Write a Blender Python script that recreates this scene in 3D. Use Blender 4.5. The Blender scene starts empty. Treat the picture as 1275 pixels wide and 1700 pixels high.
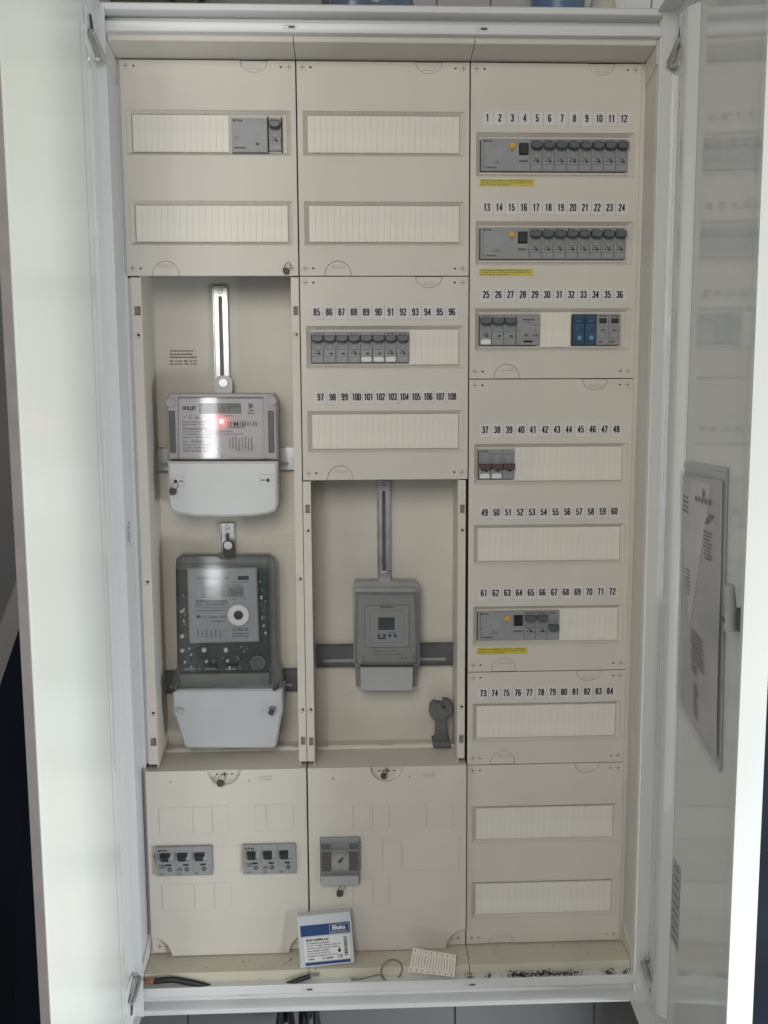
import bpy, math, random
from mathutils import Vector, Matrix
from mathutils.geometry import tessellate_polygon
random.seed(7)
S = bpy.context.scene
COL = S.collection
# ------------------------------------------------------------------ camera, world, lamps
CP = Vector((0.3261, -1.2794, 0.8438))
RT = Vector((0.99931061, -0.03667592, -0.00576068))
DN = Vector((-0.00976874, -0.11006124, -0.9938768))
FW = Vector((0.03581732, 0.9932479, -0.11034364))
FPX = 1413.0
cam = bpy.data.objects.new('camera', bpy.data.cameras.new('camera')); COL.objects.link(cam)
m = Matrix((RT, -DN, -FW)).transposed().to_4x4(); m.translation = CP
cam.matrix_world = m
cam.data.sensor_fit = 'VERTICAL'; cam.data.sensor_height = 36.0; cam.data.lens = 36.0 * FPX / 1700
cam.data.clip_start = 0.02; cam.data.clip_end = 60
S.camera = cam
w = bpy.data.worlds.new('World'); S.world = w; w.use_nodes = True
bg = w.node_tree.nodes['Background']; bg.inputs[0].default_value = (0.62, 0.66, 0.70, 1); bg.inputs[1].default_value = 0.19
S.view_settings.view_transform = 'Standard'; S.view_settings.look = 'None'
S.view_settings.exposure = 0.0; S.view_settings.gamma = 1.0

def area(name, loc, target, sx, sy, power, col):
    l = bpy.data.lights.new(name, 'AREA'); l.shape = 'RECTANGLE'; l.size = sx; l.size_y = sy
    l.energy = power; l.color = col
    o = bpy.data.objects.new(name, l); COL.objects.link(o); o.location = loc
    o.rotation_euler = (Vector(target) - Vector(loc)).to_track_quat('-Z', 'Y').to_euler()
    return o
# the open doorway behind the photographer: daylight from the lower right, a softer warm light from above
area('window_daylight_low', (1.75, -1.02, 0.02), (0.0, -0.25, 0.10), 0.7, 0.45, 50, (0.90, 0.95, 1.0))
area('window_garden_high', (2.7, -1.12, 0.62), (0.0, -0.25, 0.60), 0.6, 0.8, 15, (0.92, 1.0, 0.22))
area('room_light', (0.0, -2.1, 1.62), (0.20, 0.0, 0.9), 1.0, 0.9, 21.5, (1.0, 0.95, 0.88))
area('ground_bounce', (0.2, -1.5, -0.62), (0.3, 0.0, 1.5), 1.2, 0.8, 3.2, (0.97, 0.98, 1.0))
area('doorway_gap', (-0.445, -3.3, 0.62), (0.1, 0.0, 0.75), 0.08, 1.5, 4.0, (0.95, 0.98, 1.0))

# ------------------------------------------------------------------ materials
def mat(name, col, rough=0.5, metal=0.0, var=0.04, vscale=9, bump=0.0, bscale=600, spec=0.5, coat=0.0, emit=None, estr=0):
    mt = bpy.data.materials.new(name); mt.use_nodes = True
    nt = mt.node_tree; b = nt.nodes['Principled BSDF']
    b.inputs['Roughness'].default_value = rough; b.inputs['Metallic'].default_value = metal
    b.inputs['Specular IOR Level'].default_value = spec
    if coat: b.inputs['Coat Weight'].default_value = coat; b.inputs['Coat Roughness'].default_value = 0.04
    tc = nt.nodes.new('ShaderNodeTexCoord')
    n = nt.nodes.new('ShaderNodeTexNoise'); n.inputs['Scale'].default_value = vscale; n.inputs['Detail'].default_value = 6
    nt.links.new(tc.outputs['Object'], n.inputs['Vector'])
    r = nt.nodes.new('ShaderNodeValToRGB')
    r.color_ramp.elements[0].position = 0.3; r.color_ramp.elements[1].position = 0.7
    r.color_ramp.elements[0].color = tuple(c * (1 - var * 2) for c in col) + (1,)
    r.color_ramp.elements[1].color = tuple(min(1, c * (1 + var)) for c in col) + (1,)
    nt.links.new(n.outputs['Fac'], r.inputs['Fac']); nt.links.new(r.outputs['Color'], b.inputs['Base Color'])
    if bump:
        n2 = nt.nodes.new('ShaderNodeTexNoise'); n2.inputs['Scale'].default_value = bscale; n2.inputs['Detail'].default_value = 3
        nt.links.new(tc.outputs['Object'], n2.inputs['Vector'])
        bp = nt.nodes.new('ShaderNodeBump'); bp.inputs['Strength'].default_value = bump; bp.inputs['Distance'].default_value = 0.001
        nt.links.new(n2.outputs['Fac'], bp.inputs['Height']); nt.links.new(bp.outputs['Normal'], b.inputs['Normal'])
    if emit:
        b.inputs['Emission Color'].default_value = emit + (1,); b.inputs['Emission Strength'].default_value = estr
    return mt

def glassy(name, tint, rough=0.05, refl=1.0, film=0.0, filmcol=(0.5, 0.5, 0.5)):
    mt = bpy.data.materials.new(name); mt.use_nodes = True; nt = mt.node_tree; nt.nodes.clear()
    out = nt.nodes.new('ShaderNodeOutputMaterial'); tr = nt.nodes.new('ShaderNodeBsdfTransparent'); tr.inputs[0].default_value = tint + (1,)
    gl = nt.nodes.new('ShaderNodeBsdfGlossy'); gl.inputs['Roughness'].default_value = rough
    fr = nt.nodes.new('ShaderNodeFresnel'); fr.inputs['IOR'].default_value = 1.5
    mx = nt.nodes.new('ShaderNodeMixShader'); df = nt.nodes.new('ShaderNodeBsdfDiffuse'); df.inputs[0].default_value = filmcol + (1,)
    m2 = nt.nodes.new('ShaderNodeMixShader')
    tc = nt.nodes.new('ShaderNodeTexCoord'); n = nt.nodes.new('ShaderNodeTexNoise'); n.inputs['Scale'].default_value = 30
    mul = nt.nodes.new('ShaderNodeMath'); mul.operation = 'MULTIPLY'; mul.inputs[1].default_value = film * 2
    nt.links.new(tc.outputs['Object'], n.inputs['Vector']); nt.links.new(n.outputs['Fac'], mul.inputs[0])
    nt.links.new(mul.outputs[0], m2.inputs[0]); nt.links.new(tr.outputs[0], m2.inputs[1]); nt.links.new(df.outputs[0], m2.inputs[2])
    ml = nt.nodes.new('ShaderNodeMath'); ml.operation = 'MULTIPLY'; ml.inputs[1].default_value = refl
    nt.links.new(fr.outputs[0], ml.inputs[0]); nt.links.new(ml.outputs[0], mx.inputs[0])
    nt.links.new(m2.outputs[0], mx.inputs[1]); nt.links.new(gl.outputs[0], mx.inputs[2]); nt.links.new(mx.outputs[0], out.inputs[0])
    return mt

M = {}
M['enamel'] = mat('white_enamel_metal', (0.60, 0.61, 0.61), 0.30, var=0.03, vscale=4, bump=0.08, bscale=900)
M['door'] = mat('door_enamel_metal', (0.60, 0.61, 0.605), 0.055, var=0.02, vscale=3, bump=0.008, bscale=300, spec=0.8)
M['doorl'] = mat('duller_door_enamel_metal', (0.60, 0.61, 0.605), 0.27, var=0.02, vscale=3, bump=0.02, bscale=300, spec=0.6)
M['cream'] = mat('cream_plastic', (0.58, 0.547, 0.488), 0.45, var=0.035, vscale=7, bump=0.10, bscale=1500, spec=0.35)
M['rib'] = mat('ivory_rib_plastic', (0.68, 0.65, 0.585), 0.42, var=0.03, vscale=25, bump=0.05, bscale=900, spec=0.35)
M['tray'] = mat('tray_plastic', (0.60, 0.565, 0.50), 0.5, var=0.05, vscale=5, bump=0.15, bscale=1200, spec=0.3)
M['grey'] = mat('device_grey_plastic', (0.265, 0.275, 0.28), 0.42, var=0.04, vscale=60, bump=0.1, bscale=2500, spec=0.4)
M['lgrey'] = mat('light_grey_plastic', (0.34, 0.35, 0.35), 0.4, var=0.03, vscale=40, spec=0.4)
M['terminal'] = mat('terminal_cover_plastic', (0.55, 0.56, 0.56), 0.36, var=0.03, vscale=12, bump=0.06, bscale=1500)
M['terminal_b'] = mat('old_terminal_cover_plastic', (0.43, 0.44, 0.46), 0.4, var=0.04, vscale=12, bump=0.12, bscale=1800)
M['lever'] = mat('slate_lever_plastic', (0.085, 0.095, 0.105), 0.4, var=0.05, vscale=80)
M['brown'] = mat('brown_lever_plastic', (0.085, 0.055, 0.055), 0.42, var=0.08, vscale=80)
M['black'] = mat('black_plastic', (0.012, 0.012, 0.013), 0.4, var=0.1)
M['ink'] = mat('black_print', (0.008, 0.008, 0.012), 0.6, var=0.05)
M['inkgrey'] = mat('grey_print', (0.12, 0.12, 0.13), 0.6, var=0.05)
M['navyink'] = mat('navy_print', (0.015, 0.04, 0.13), 0.45, var=0.05)
M['yellow'] = mat('amber_button', (0.62, 0.33, 0.05), 0.35, var=0.04)
M['sticker'] = mat('yellow_sticker', (0.55, 0.47, 0.06), 0.5, var=0.05, vscale=60)
M['card'] = mat('pale_lilac_card', (0.60, 0.575, 0.565), 0.6, var=0.04, vscale=40)
M['paper'] = mat('white_paper', (0.68, 0.68, 0.68), 0.6, var=0.03, vscale=20)
M['arch'] = mat('pale_grey_plastic', (0.45, 0.45, 0.44), 0.4)
M['sheenpaper'] = mat('grey_film_sheen_paper', (0.50, 0.50, 0.515), 0.5, var=0.04, vscale=20)
M['edgeshade'] = mat('mauve_grey_edge_shade', (0.20, 0.185, 0.185), 0.8, var=0.08, vscale=30)
M['blue'] = mat('blue_module_plastic', (0.012, 0.050, 0.105), 0.4, var=0.12, vscale=70)
M['bluelt'] = mat('pale_blue_print', (0.13, 0.27, 0.42), 0.5)
M['button'] = mat('blue_button', (0.03, 0.05, 0.30), 0.35)
M['zinc'] = mat('zinc_plated_steel', (0.55, 0.55, 0.55), 0.32, metal=1.0, var=0.15, vscale=30, bump=0.1, bscale=200)
M['rail'] = mat('galvanised_rail', (0.12, 0.127, 0.13), 0.5, metal=0.4, var=0.1, vscale=30)
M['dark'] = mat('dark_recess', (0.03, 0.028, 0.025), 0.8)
M['groove'] = mat('shadow_groove_plastic', (0.22, 0.205, 0.175), 0.7)
M['lcd'] = mat('lcd_glass', (0.20, 0.225, 0.20), 0.15)
M['lcd_dark'] = mat('dark_lcd_glass', (0.045, 0.06, 0.06), 0.15)
M['segment'] = mat('lcd_segment', (0.05, 0.06, 0.055), 0.3)
M['lcd_face'] = mat('meter_faceplate', (0.58, 0.55, 0.575), 0.35, var=0.02, spec=0.5, coat=1.0)
M['face2'] = mat('old_meter_faceplate', (0.37, 0.375, 0.405), 0.3, var=0.03, coat=0.6)
M['pcb'] = mat('green_circuit_board', (0.018, 0.045, 0.034), 0.4, var=0.3, vscale=90)
M['clear'] = glassy('clear_polycarbonate', (0.90, 0.90, 0.91), 0.06, 0.8, 0.10, (0.6, 0.6, 0.62))
M['clear1'] = glassy('clean_clear_window', (0.97, 0.97, 0.97), 0.045, 0.7, 0.015, (0.6, 0.6, 0.62))
M['clear2'] = glassy('clear_meter_window', (0.95, 0.95, 0.95), 0.07, 0.7, 0.03, (0.5, 0.51, 0.52))
M['clear3'] = glassy('clear_fuse_cover', (0.90, 0.90, 0.90), 0.12, 0.35, 0.01, (0.5, 0.51, 0.52))
M['pouchfilm'] = glassy('pouch_film', (0.95, 0.95, 0.96), 0.25, 0.18, 0.04, (0.5, 0.5, 0.52))
M['clearold'] = glassy('aged_clear_polycarbonate', (0.90, 0.91, 0.90), 0.07, 0.7, 0.06, (0.45, 0.47, 0.46))
M['smoke'] = mat('smoky_housing_plastic', (0.20, 0.21, 0.205), 0.3, var=0.1, vscale=30)
M['mauve'] = mat('translucent_housing_rim', (0.36, 0.33, 0.34), 0.28, var=0.08, vscale=20)
M['timer'] = mat('timer_grey_plastic', (0.32, 0.33, 0.33), 0.35, var=0.05, vscale=25)
M['timerface'] = mat('timer_faceplate', (0.36, 0.37, 0.37), 0.35, var=0.04)
M['spanner'] = mat('grey_tool_plastic', (0.115, 0.12, 0.12), 0.5, var=0.12, vscale=60, bump=0.3, bscale=500)
M['copper'] = mat('bare_copper', (0.55, 0.27, 0.16), 0.35, metal=0.9, var=0.25, vscale=200)
M['wire'] = mat('black_cable_sheath', (0.012, 0.012, 0.013), 0.38, var=0.1)
M['tie'] = mat('grey_ring_wire', (0.20, 0.19, 0.165), 0.4, metal=0.3)
M['led'] = mat('red_led', (1, 0.1, 0.1), 0.3, emit=(1.0, 0.09, 0.08), estr=28)
M['seal'] = mat('dull_lead_seal', (0.075, 0.07, 0.065), 0.55, metal=0.2, var=0.2, vscale=100)
M['boxwhite'] = mat('white_carton', (0.53, 0.55, 0.58), 0.45, var=0.03)
M['boxblue'] = mat('blue_carton_print', (0.012, 0.05, 0.17), 0.4, var=0.06)
M['navy'] = mat('navy_foam_mat', (0.004, 0.007, 0.014), 0.85, var=0.2, bump=0.3, bscale=90, spec=0.15)
M['board'] = mat('grey_leaning_board', (0.20, 0.19, 0.185), 0.6, var=0.08)
M['olive'] = mat('brown_cardboard', (0.055, 0.045, 0.018), 0.8, var=0.3, vscale=12)
M['bucket'] = mat('blue_bucket_plastic', (0.10, 0.16, 0.27), 0.3, var=0.06)
M['bottle'] = mat('white_bottle_plastic', (0.45, 0.43, 0.41), 0.4, var=0.05)
M['bag'] = mat('blue_grey_plastic_bag', (0.14, 0.18, 0.25), 0.3, var=0.2, vscale=30, bump=0.5, bscale=60)
M['tile'] = mat('lilac_wall_tile', (0.38, 0.375, 0.39), 0.4, var=0.05, vscale=4)
M['wall'] = mat('dark_grey_wall_panel', (0.105, 0.105, 0.11), 0.55, var=0.05, vscale=4, bump=0.1, bscale=200)
M['wallside'] = mat('grey_plaster', (0.24, 0.22, 0.21), 0.8, var=0.08, vscale=3, bump=0.3, bscale=120)
M['floor'] = mat('concrete_floor', (0.12, 0.12, 0.12), 0.8, var=0.15)
M['crumb'] = mat('black_crumbs', (0.02, 0.018, 0.014), 0.9, var=0.4, vscale=400)

def dirty(name, base, thr=0.66):
    mt = mat(name, base, 0.6, var=0.07, vscale=12, bump=0.2, bscale=900)
    nt = mt.node_tree; b = nt.nodes['Principled BSDF']; src = b.inputs['Base Color'].links[0].from_socket
    tc = nt.nodes.new('ShaderNodeTexCoord'); n = nt.nodes.new('ShaderNodeTexNoise'); n.inputs['Scale'].default_value = 75; n.inputs['Detail'].default_value = 8
    n.inputs['Roughness'].default_value = 0.65
    nt.links.new(tc.outputs['Object'], n.inputs['Vector'])
    r = nt.nodes.new('ShaderNodeValToRGB'); r.color_ramp.elements[0].position = thr; r.color_ramp.elements[1].position = thr + 0.06
    nt.links.new(n.outputs['Fac'], r.inputs['Fac'])
    mx = nt.nodes.new('ShaderNodeMix'); mx.data_type = 'RGBA'; mx.inputs[7].default_value = (0.10, 0.075, 0.05, 1)
    nt.links.new(r.outputs['Color'], mx.inputs[0]); nt.links.new(src, mx.inputs[6]); nt.links.new(mx.outputs[2], b.inputs['Base Color'])
    return mt
M['dirty'] = dirty('dusty_cream_plastic', (0.50, 0.47, 0.38), 0.64)

# ------------------------------------------------------------------ geometry helpers
def W(px, py, y):                       # a point measured in the photograph, on the plane at depth y
    d = RT * ((px - 637.5) / FPX) + DN * ((py - 850) / FPX) + FW
    return CP + d * ((y - CP.y) / d.y)
ORG = {}
def origin(o):
    while o is not None:
        if o.name in ORG: return ORG[o.name]
        o = o.parent
    return Vector((0, 0, 0))
TXT = {}
def glyphs(s, bold=0.0, res=2):
    k = (s, bold)
    if k not in TXT:
        c = bpy.data.curves.new('t', 'FONT'); c.body = s; c.size = 1; c.offset = bold; c.resolution_u = res
        o = bpy.data.objects.new('t', c); COL.objects.link(o)
        dg = bpy.context.evaluated_depsgraph_get(); me = bpy.data.meshes.new_from_object(o.evaluated_get(dg))
        vs = [(v.co.x, v.co.y) for v in me.vertices]; fs = [tuple(p.vertices) for p in me.polygons]
        bpy.data.meshes.remove(me); bpy.data.objects.remove(o); bpy.data.curves.remove(c)
        xs = [v[0] for v in vs]; ys = [v[1] for v in vs]
        TXT[k] = (vs, fs, min(xs), max(xs), min(ys), max(ys))
    return TXT[k]

class MB:
    def __init__(s): s.v = []; s.f = []; s.mi = []; s.m = 0
    def face(s, idx): s.f.append(tuple(idx)); s.mi.append(s.m)
    def add(s, vs, fs):
        b = len(s.v); s.v += [tuple(v) for v in vs]
        for f in fs: s.face([i + b for i in f])
    def box(s, x0, x1, y0, y1, z0, z1, c=0.0):
        if x0 > x1: x0, x1 = x1, x0
        if z0 > z1: z0, z1 = z1, z0
        if y0 > y1: y0, y1 = y1, y0
        if c <= 0:
            s.add([(x0,y0,z0),(x1,y0,z0),(x1,y1,z0),(x0,y1,z0),(x0,y0,z1),(x1,y0,z1),(x1,y1,z1),(x0,y1,z1)],
                  [(3,2,1,0),(4,5,6,7),(0,1,5,4),(1,2,6,5),(2,3,7,6),(3,0,4,7)])
            return
        c = min(c, (x1-x0)*.49, (y1-y0)*.49, (z1-z0)*.49)
        X = (x0, x1); Y = (y0, y1); Z = (z0, z1); ids = {}; vs = []
        for i in (0,1):
            for j in (0,1):
                for k in (0,1):
                    sx = c if i == 0 else -c; sy = c if j == 0 else -c; sz = c if k == 0 else -c
                    for a, p in enumerate(((X[i], Y[j]+sy, Z[k]+sz), (X[i]+sx, Y[j], Z[k]+sz), (X[i]+sx, Y[j]+sy, Z[k]))):
                        ids[(i,j,k,a)] = len(vs); vs.append(p)
        I = lambda i,j,k,a: ids[(i,j,k,a)]
        fs = []
        for i in (0,1):
            q = [I(i,0,0,0),I(i,1,0,0),I(i,1,1,0),I(i,0,1,0)]; fs.append(q if i else q[::-1])
            q = [I(0,i,0,1),I(1,i,0,1),I(1,i,1,1),I(0,i,1,1)]; fs.append(q[::-1] if i else q)
            q = [I(0,0,i,2),I(1,0,i,2),I(1,1,i,2),I(0,1,i,2)]; fs.append(q if i else q[::-1])
        for i in (0,1):
            for j in (0,1):
                q = [I(i,j,0,0),I(i,j,0,1),I(i,j,1,1),I(i,j,1,0)]; fs.append(q if i == j else q[::-1])
                q = [I(i,0,j,0),I(i,0,j,2),I(i,1,j,2),I(i,1,j,0)]; fs.append(q[::-1] if i == j else q)
                q = [I(0,i,j,1),I(0,i,j,2),I(1,i,j,2),I(1,i,j,1)]; fs.append(q if i == j else q[::-1])
                for k in (0,1):
                    q = [I(i,j,k,0),I(i,j,k,1),I(i,j,k,2)]; fs.append(q if (i+j+k) % 2 else q[::-1])
        s.add(vs, fs)
    def slab(s, outer, holes, y0, y1, c=0.0, back=True):   # outline in XZ, front y0, back y1; holes with walls
        def ccw(p):
            return p if sum(p[i-1][0]*p[i][1]-p[i][0]*p[i-1][1] for i in range(len(p))) > 0 else p[::-1]
        outer = ccw(outer); holes = [ccw(h)[::-1] for h in holes]
        front = inset(outer, c) if c else outer
        loops = [front] + holes
        tris = tessellate_polygon([[Vector((p[0], p[1], 0)) for p in l] for l in loops])
        pts = [p for l in loops for p in l]
        def ori(t):
            a, b, d = (pts[i] for i in t)
            return t if (b[0]-a[0])*(d[1]-a[1])-(b[1]-a[1])*(d[0]-a[0]) > 0 else t[::-1]
        s.add([(p[0], y0, p[1]) for p in pts], [ori(t) for t in tris])
        rings = [(front, outer, y0, y0 + c)] if c else []
        rings += [(outer, outer, y0 + c, y1)] + [(h, h, y0, y1) for h in holes]
        for a, b, ya, yb in rings:
            n = len(a); s.add([(p[0], ya, p[1]) for p in a] + [(p[0], yb, p[1]) for p in b],
                              [(i, i+n, (i+1) % n + n, (i+1) % n) for i in range(n)])
        if back and not holes:
            t2 = tessellate_polygon([[Vector((p[0], p[1], 0)) for p in outer]]); pts = outer
            s.add([(p[0], y1, p[1]) for p in outer], [ori(t)[::-1] for t in t2])
    def loft(s, rings, cap0=True, cap1=True):     # rings: lists of 3-D points, same count
        b = len(s.v); n = len(rings[0])
        for r in rings: s.v += [tuple(p) for p in r]
        for k in range(len(rings)-1):
            for i in range(n):
                j = (i+1) % n; s.face((b+k*n+i, b+(k+1)*n+i, b+(k+1)*n+j, b+k*n+j))
        if cap0: s.face([b+i for i in range(n)])
        if cap1: s.face([b+(len(rings)-1)*n+i for i in range(n)][::-1])
    def cyl(s, cx, cz, r, y0, y1, n=16, r1=None):   # axis along y
        r1 = r if r1 is None else r1
        A = [(math.cos(2*math.pi*i/n), math.sin(2*math.pi*i/n)) for i in range(n)]
        s.loft([[(cx+a*r, y0, cz+b*r) for a, b in A], [(cx+a*r1, y1, cz+b*r1) for a, b in A]])
    def ring(s, cx, cz, r, r2, y0, y1, n=20, a0=0.0, a1=2*math.pi):  # flat annulus (arc) proud
        full = abs(a1-a0-2*math.pi) < 1e-6; k = n if full else n+1
        P = [(math.cos(a0+(a1-a0)*i/n), math.sin(a0+(a1-a0)*i/n)) for i in range(k)]
        b = len(s.v)
        for c_, d_ in P: s.v += [(cx+c_*r, y0, cz+d_*r), (cx+c_*r2, y0, cz+d_*r2), (cx+c_*r2, y1, cz+d_*r2), (cx+c_*r, y1, cz+d_*r)]
        for i in range(n):
            a = b+4*i; d = b+4*((i+1) % k)
            s.face((a, d, d+1, a+1)); s.face((a+1, d+1, d+2, a+2)); s.face((a, a+3, d+3, d))
    def tube(s, pts, r, n=8, caps=True):
        pts = [Vector(p) for p in pts]; rings = []; up = None
        for i, p in enumerate(pts):
            t = (pts[min(i+1, len(pts)-1)] - pts[max(i-1, 0)]).normalized()
            if up is None:
                up = t.orthogonal().normalized()
            up = (up - t*up.dot(t)).normalized(); sd = t.cross(up)
            rr = r(i/(len(pts)-1)) if callable(r) else r
            rings.append([p + (up*math.cos(2*math.pi*k/n) + sd*math.sin(2*math.pi*k/n))*rr for k in range(n)])
        s.loft([x[::-1] for x in rings], caps, caps)
    def text(s, t, x0, x1, z0, z1, y, bold=0.0, th=0.0):   # glyph outlines stretched into a rectangle
        vs, fs, a, b, c, d = glyphs(t, bold)
        s.add([(x0+(u-a)/(b-a)*(x1-x0), y, z0+(v-c)/(d-c)*(z1-z0)) for u, v in vs], fs)
    def textfit(s, t, cx, z0, h, y, bold=0.0, sx=1.0, align=0):
        vs, fs, a, b, c, d = glyphs(t, bold); k = h/0.7
        off = {0: (a+b)/2, -1: a, 1: b}[align]
        s.add([(cx+(u-off)*k*sx, y, z0+v*k) for u, v in vs], fs)
    def tpx(s, t, px0, px1, pyt, pyb, y, bold=0.0):
        p = W(px0, pyb, y); q = W(px1, pyt, y); s.text(t, p.x, q.x, p.z, q.z, y, bold)
    def bpx(s, px0, px1, pyt, pyb, y0, y1, c=0.0):
        p = W(px0, pyb, y0); q = W(px1, pyt, y0); s.box(p.x, q.x, y0, y1, p.z, q.z, c)
    def tr(s, mtx): s.v = [tuple(mtx @ Vector(v)) for v in s.v]; return s
    def build(s, name, mats, parent=None, local=False, smooth=35):
        me = bpy.data.meshes.new(name)
        off = Vector((0,0,0)) if (local or parent is None) else origin(parent)
        me.from_pydata([(v[0]-off.x, v[1]-off.y, v[2]-off.z) for v in s.v], [], s.f)
        if not isinstance(mats, (list, tuple)): mats = [mats]
        for x in mats: me.materials.append(M[x])
        if len(mats) > 1: me.polygons.foreach_set('material_index', s.mi)
        me.update()
        if smooth:
            me.polygons.foreach_set('use_smooth', [True]*len(me.polygons)); me.set_sharp_from_angle(angle=math.radians(smooth))
        o = bpy.data.objects.new(name, me); COL.objects.link(o)
        if parent is not None: o.parent = parent
        return o
def inset(P, c):
    n = len(P); out = []
    for i in range(n):
        a = Vector(P[i-1]); b = Vector(P[i]); d = Vector(P[(i+1) % n])
        e1 = (b-a).normalized(); e2 = (d-b).normalized()
        n1 = Vector((-e1.y, e1.x)); n2 = Vector((-e2.y, e2.x)); q = n1+n2
        q = q / max(q.dot(n1), 0.35) if q.length > 1e-6 else n1
        out.append((b.x+q.x*c, b.y+q.y*c))
    return out
def rr(x0, x1, z0, z1, r, n=5):
    if x0 > x1: x0, x1 = x1, x0
    if z0 > z1: z0, z1 = z1, z0
    out = []
    for cx, cz, a in ((x1-r, z1-r, 0), (x0+r, z1-r, 90), (x0+r, z0+r, 180), (x1-r, z0+r, 270)):
        for k in range(n+1):
            t = math.radians(a+90*k/n); out.append((cx+r*math.cos(t), cz+r*math.sin(t)))
    return out
def rect(x0, x1, z0, z1): return [(x0, z0), (x1, z0), (x1, z1), (x0, z1)]
def poly(pts, y): return [(W(a, b, y).x, W(a, b, y).z) for a, b in pts]
def thing(name, label, cat, loc, group=None, rotz=0.0):
    o = bpy.data.objects.new(name, None); COL.objects.link(o); o.location = loc; o.rotation_euler = (0, 0, rotz)
    o.empty_display_size = 0.02
    o['label'] = label; o['category'] = cat
    if group: o['group'] = group
    ORG[o.name] = Vector(loc); return o
def tag(o, label, cat, group=None):
    o['label'] = label; o['category'] = cat
    if group: o['group'] = group
    return o
def struct(o): o['kind'] = 'structure'; return o
def copy_tree(o, parent=None):
    c = o.copy(); COL.objects.link(c)
    if parent is not None: c.parent = parent
    for ch in list(o.children): copy_tree(ch, c)
    return c
def place(proto, used, loc, label, group=None):
    o = proto if not used[0] else copy_tree(proto)
    used[0] = True; o.location = loc; o['label'] = label; ORG[o.name] = Vector(loc)
    if group: o['group'] = group
    return o

# ------------------------------------------------------------------ the room behind the cabinet
mb = MB(); mb.box(-1.3, 2.2, 0.152, 0.20, -0.75, 2.2); wall = struct(mb.build('wall', 'wallside'))
joints = [-1.3, -1.0, -0.745, -0.49, -0.235, 0.02, 0.2, 0.5, 0.755, 1.01, 1.265, 1.52, 2.2]
for a, b in zip(joints[:-1], joints[1:]):
    mb = MB(); mb.box(a+0.0015, b-0.0015, 0.146, 0.1515, -0.74, 1.3, 0.0012); mb.build('wall_panel', 'wall', wall)
tx = -0.05
while tx < 1.2:
    mb = MB(); mb.box(tx+0.0008, tx+0.0852, 0.146, 0.1515, 1.302, 2.15, 0.0012); mb.build('wall_tile', 'tile', wall); tx += 0.086
mb = MB(); mb.box(-1.3, 2.2, -4.5, 0.15, -0.80, -0.75); struct(mb.build('floor', 'floor'))

# ------------------------------------------------------------------ cabinet
cab = thing('meter_cabinet', 'large white steel double-door electrical cabinet standing open against the wall', 'cabinet', (0.375, 0.05, -0.062))
XL, XR, ZB, ZT = -0.022, 0.774, -0.062, 1.398
mb = MB(); mb.box(XL, XR, 0.142, 0.145, ZB, ZT); mb.build('back_panel', 'enamel', cab)
mb = MB(); mb.box(XL, XL+0.0015, -0.04, 0.1415, ZB, ZT); mb.build('side_wall', 'enamel', cab)
mb = MB(); mb.box(XR-0.0015, XR, -0.04, 0.1415, ZB, ZT); mb.build('side_wall', 'enamel', cab)
mb = MB(); mb.box(XL+0.002, XR-0.002, -0.04, 0.1415, ZT-0.0016, ZT-0.0001); mb.build('top_wall', 'enamel', cab)
mb = MB(); mb.box(XL+0.002, XR-0.002, -0.04, 0.1415, ZB, ZB+0.0015); mb.build('bottom_wall', 'enamel', cab)
# rim: stepped profile swept along top and bottom, side returns
def rim(prof, x0, x1):
    mb = MB(); n = len(prof)
    mb.loft([[(x0, y, z) for y, z in prof], [(x1, y, z) for y, z in prof]]); return mb
top = [(-0.040, 1.3985), (-0.060, 1.3985), (-0.0625, 1.396), (-0.0625, 1.389), (-0.060, 1.3875), (-0.0425, 1.3865), (-0.0415, 1.3785),
       (-0.055, 1.3775), (-0.0565, 1.376), (-0.0565, 1.3655), (-0.0555, 1.364), (-0.040, 1.364)]
rt_ = rim(top[::-1], -0.016, 0.768).build('top_rim', 'enamel', cab)
bot = [(-0.040, -0.0625), (-0.060, -0.0625), (-0.0625, -0.060), (-0.0625, -0.053), (-0.060, -0.0515), (-0.0445, -0.050), (-0.0435, -0.038),
       (-0.055, -0.0365), (-0.0565, -0.035), (-0.0565, -0.0225), (-0.0555, -0.021), (-0.040, -0.021)]
rb_ = rim(bot, -0.016, 0.768).build('bottom_rim', 'enamel', cab)
for x, par, z in ((0.246, rt_, 1.3705), (0.508, rt_, 1.3705), (0.249, rb_, -0.029), (0.5, rb_, -0.029)):
    mb = MB(); mb.slab(rr(x-0.009, x+0.009, z-0.0025, z+0.0025, 0.0015), [rr(x-0.0078, x+0.0078, z-0.0015, z+0.0015, 0.001)], -0.0575, -0.0564); mb.m = 1
    mb.box(x-0.0015, x+0.0068, -0.0569, -0.0564, z-0.0014, z+0.0014); mb.build('latch_slot', ['enamel', 'seal'], par)
for x0, x1 in ((-0.0205, -0.0055), (0.7565, 0.7715)):
    mb = MB(); mb.box(x0, x1, -0.052, -0.0405, -0.058, 1.394, 0.001); mb.build('side_rim', 'enamel', cab)
    xa = x1-0.0015 if x0 < 0 else x0
    mb = MB(); mb.box(xa, xa+0.0015, -0.0404, 0.09, -0.02, 1.362); mb.build('inner_side_panel', 'cream' if x0 > 0 else 'enamel', cab)
    s_ = 1 if x0 < 0 else -1; xe = x1 if x0 < 0 else x0
    # cream corner wedges, top and bottom
    for z0, z1, z2 in ((1.3635, 1.332, 1.318), (-0.0205, 0.012, 0.03)):
        mb = MB(); a = [(-0.046, z0), (-0.002, z0), (-0.002, z2), (-0.046, z1)]
        if z0 < 0: a = a[::-1]
        if s_ < 0: a = a[::-1]
        mb.loft([[(xe+s_*0.0002, y, z) for y, z in a], [(xe+s_*0.0022, y, z) for y, z in a]]); mb.build('corner_trim', 'cream', cab)
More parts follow.
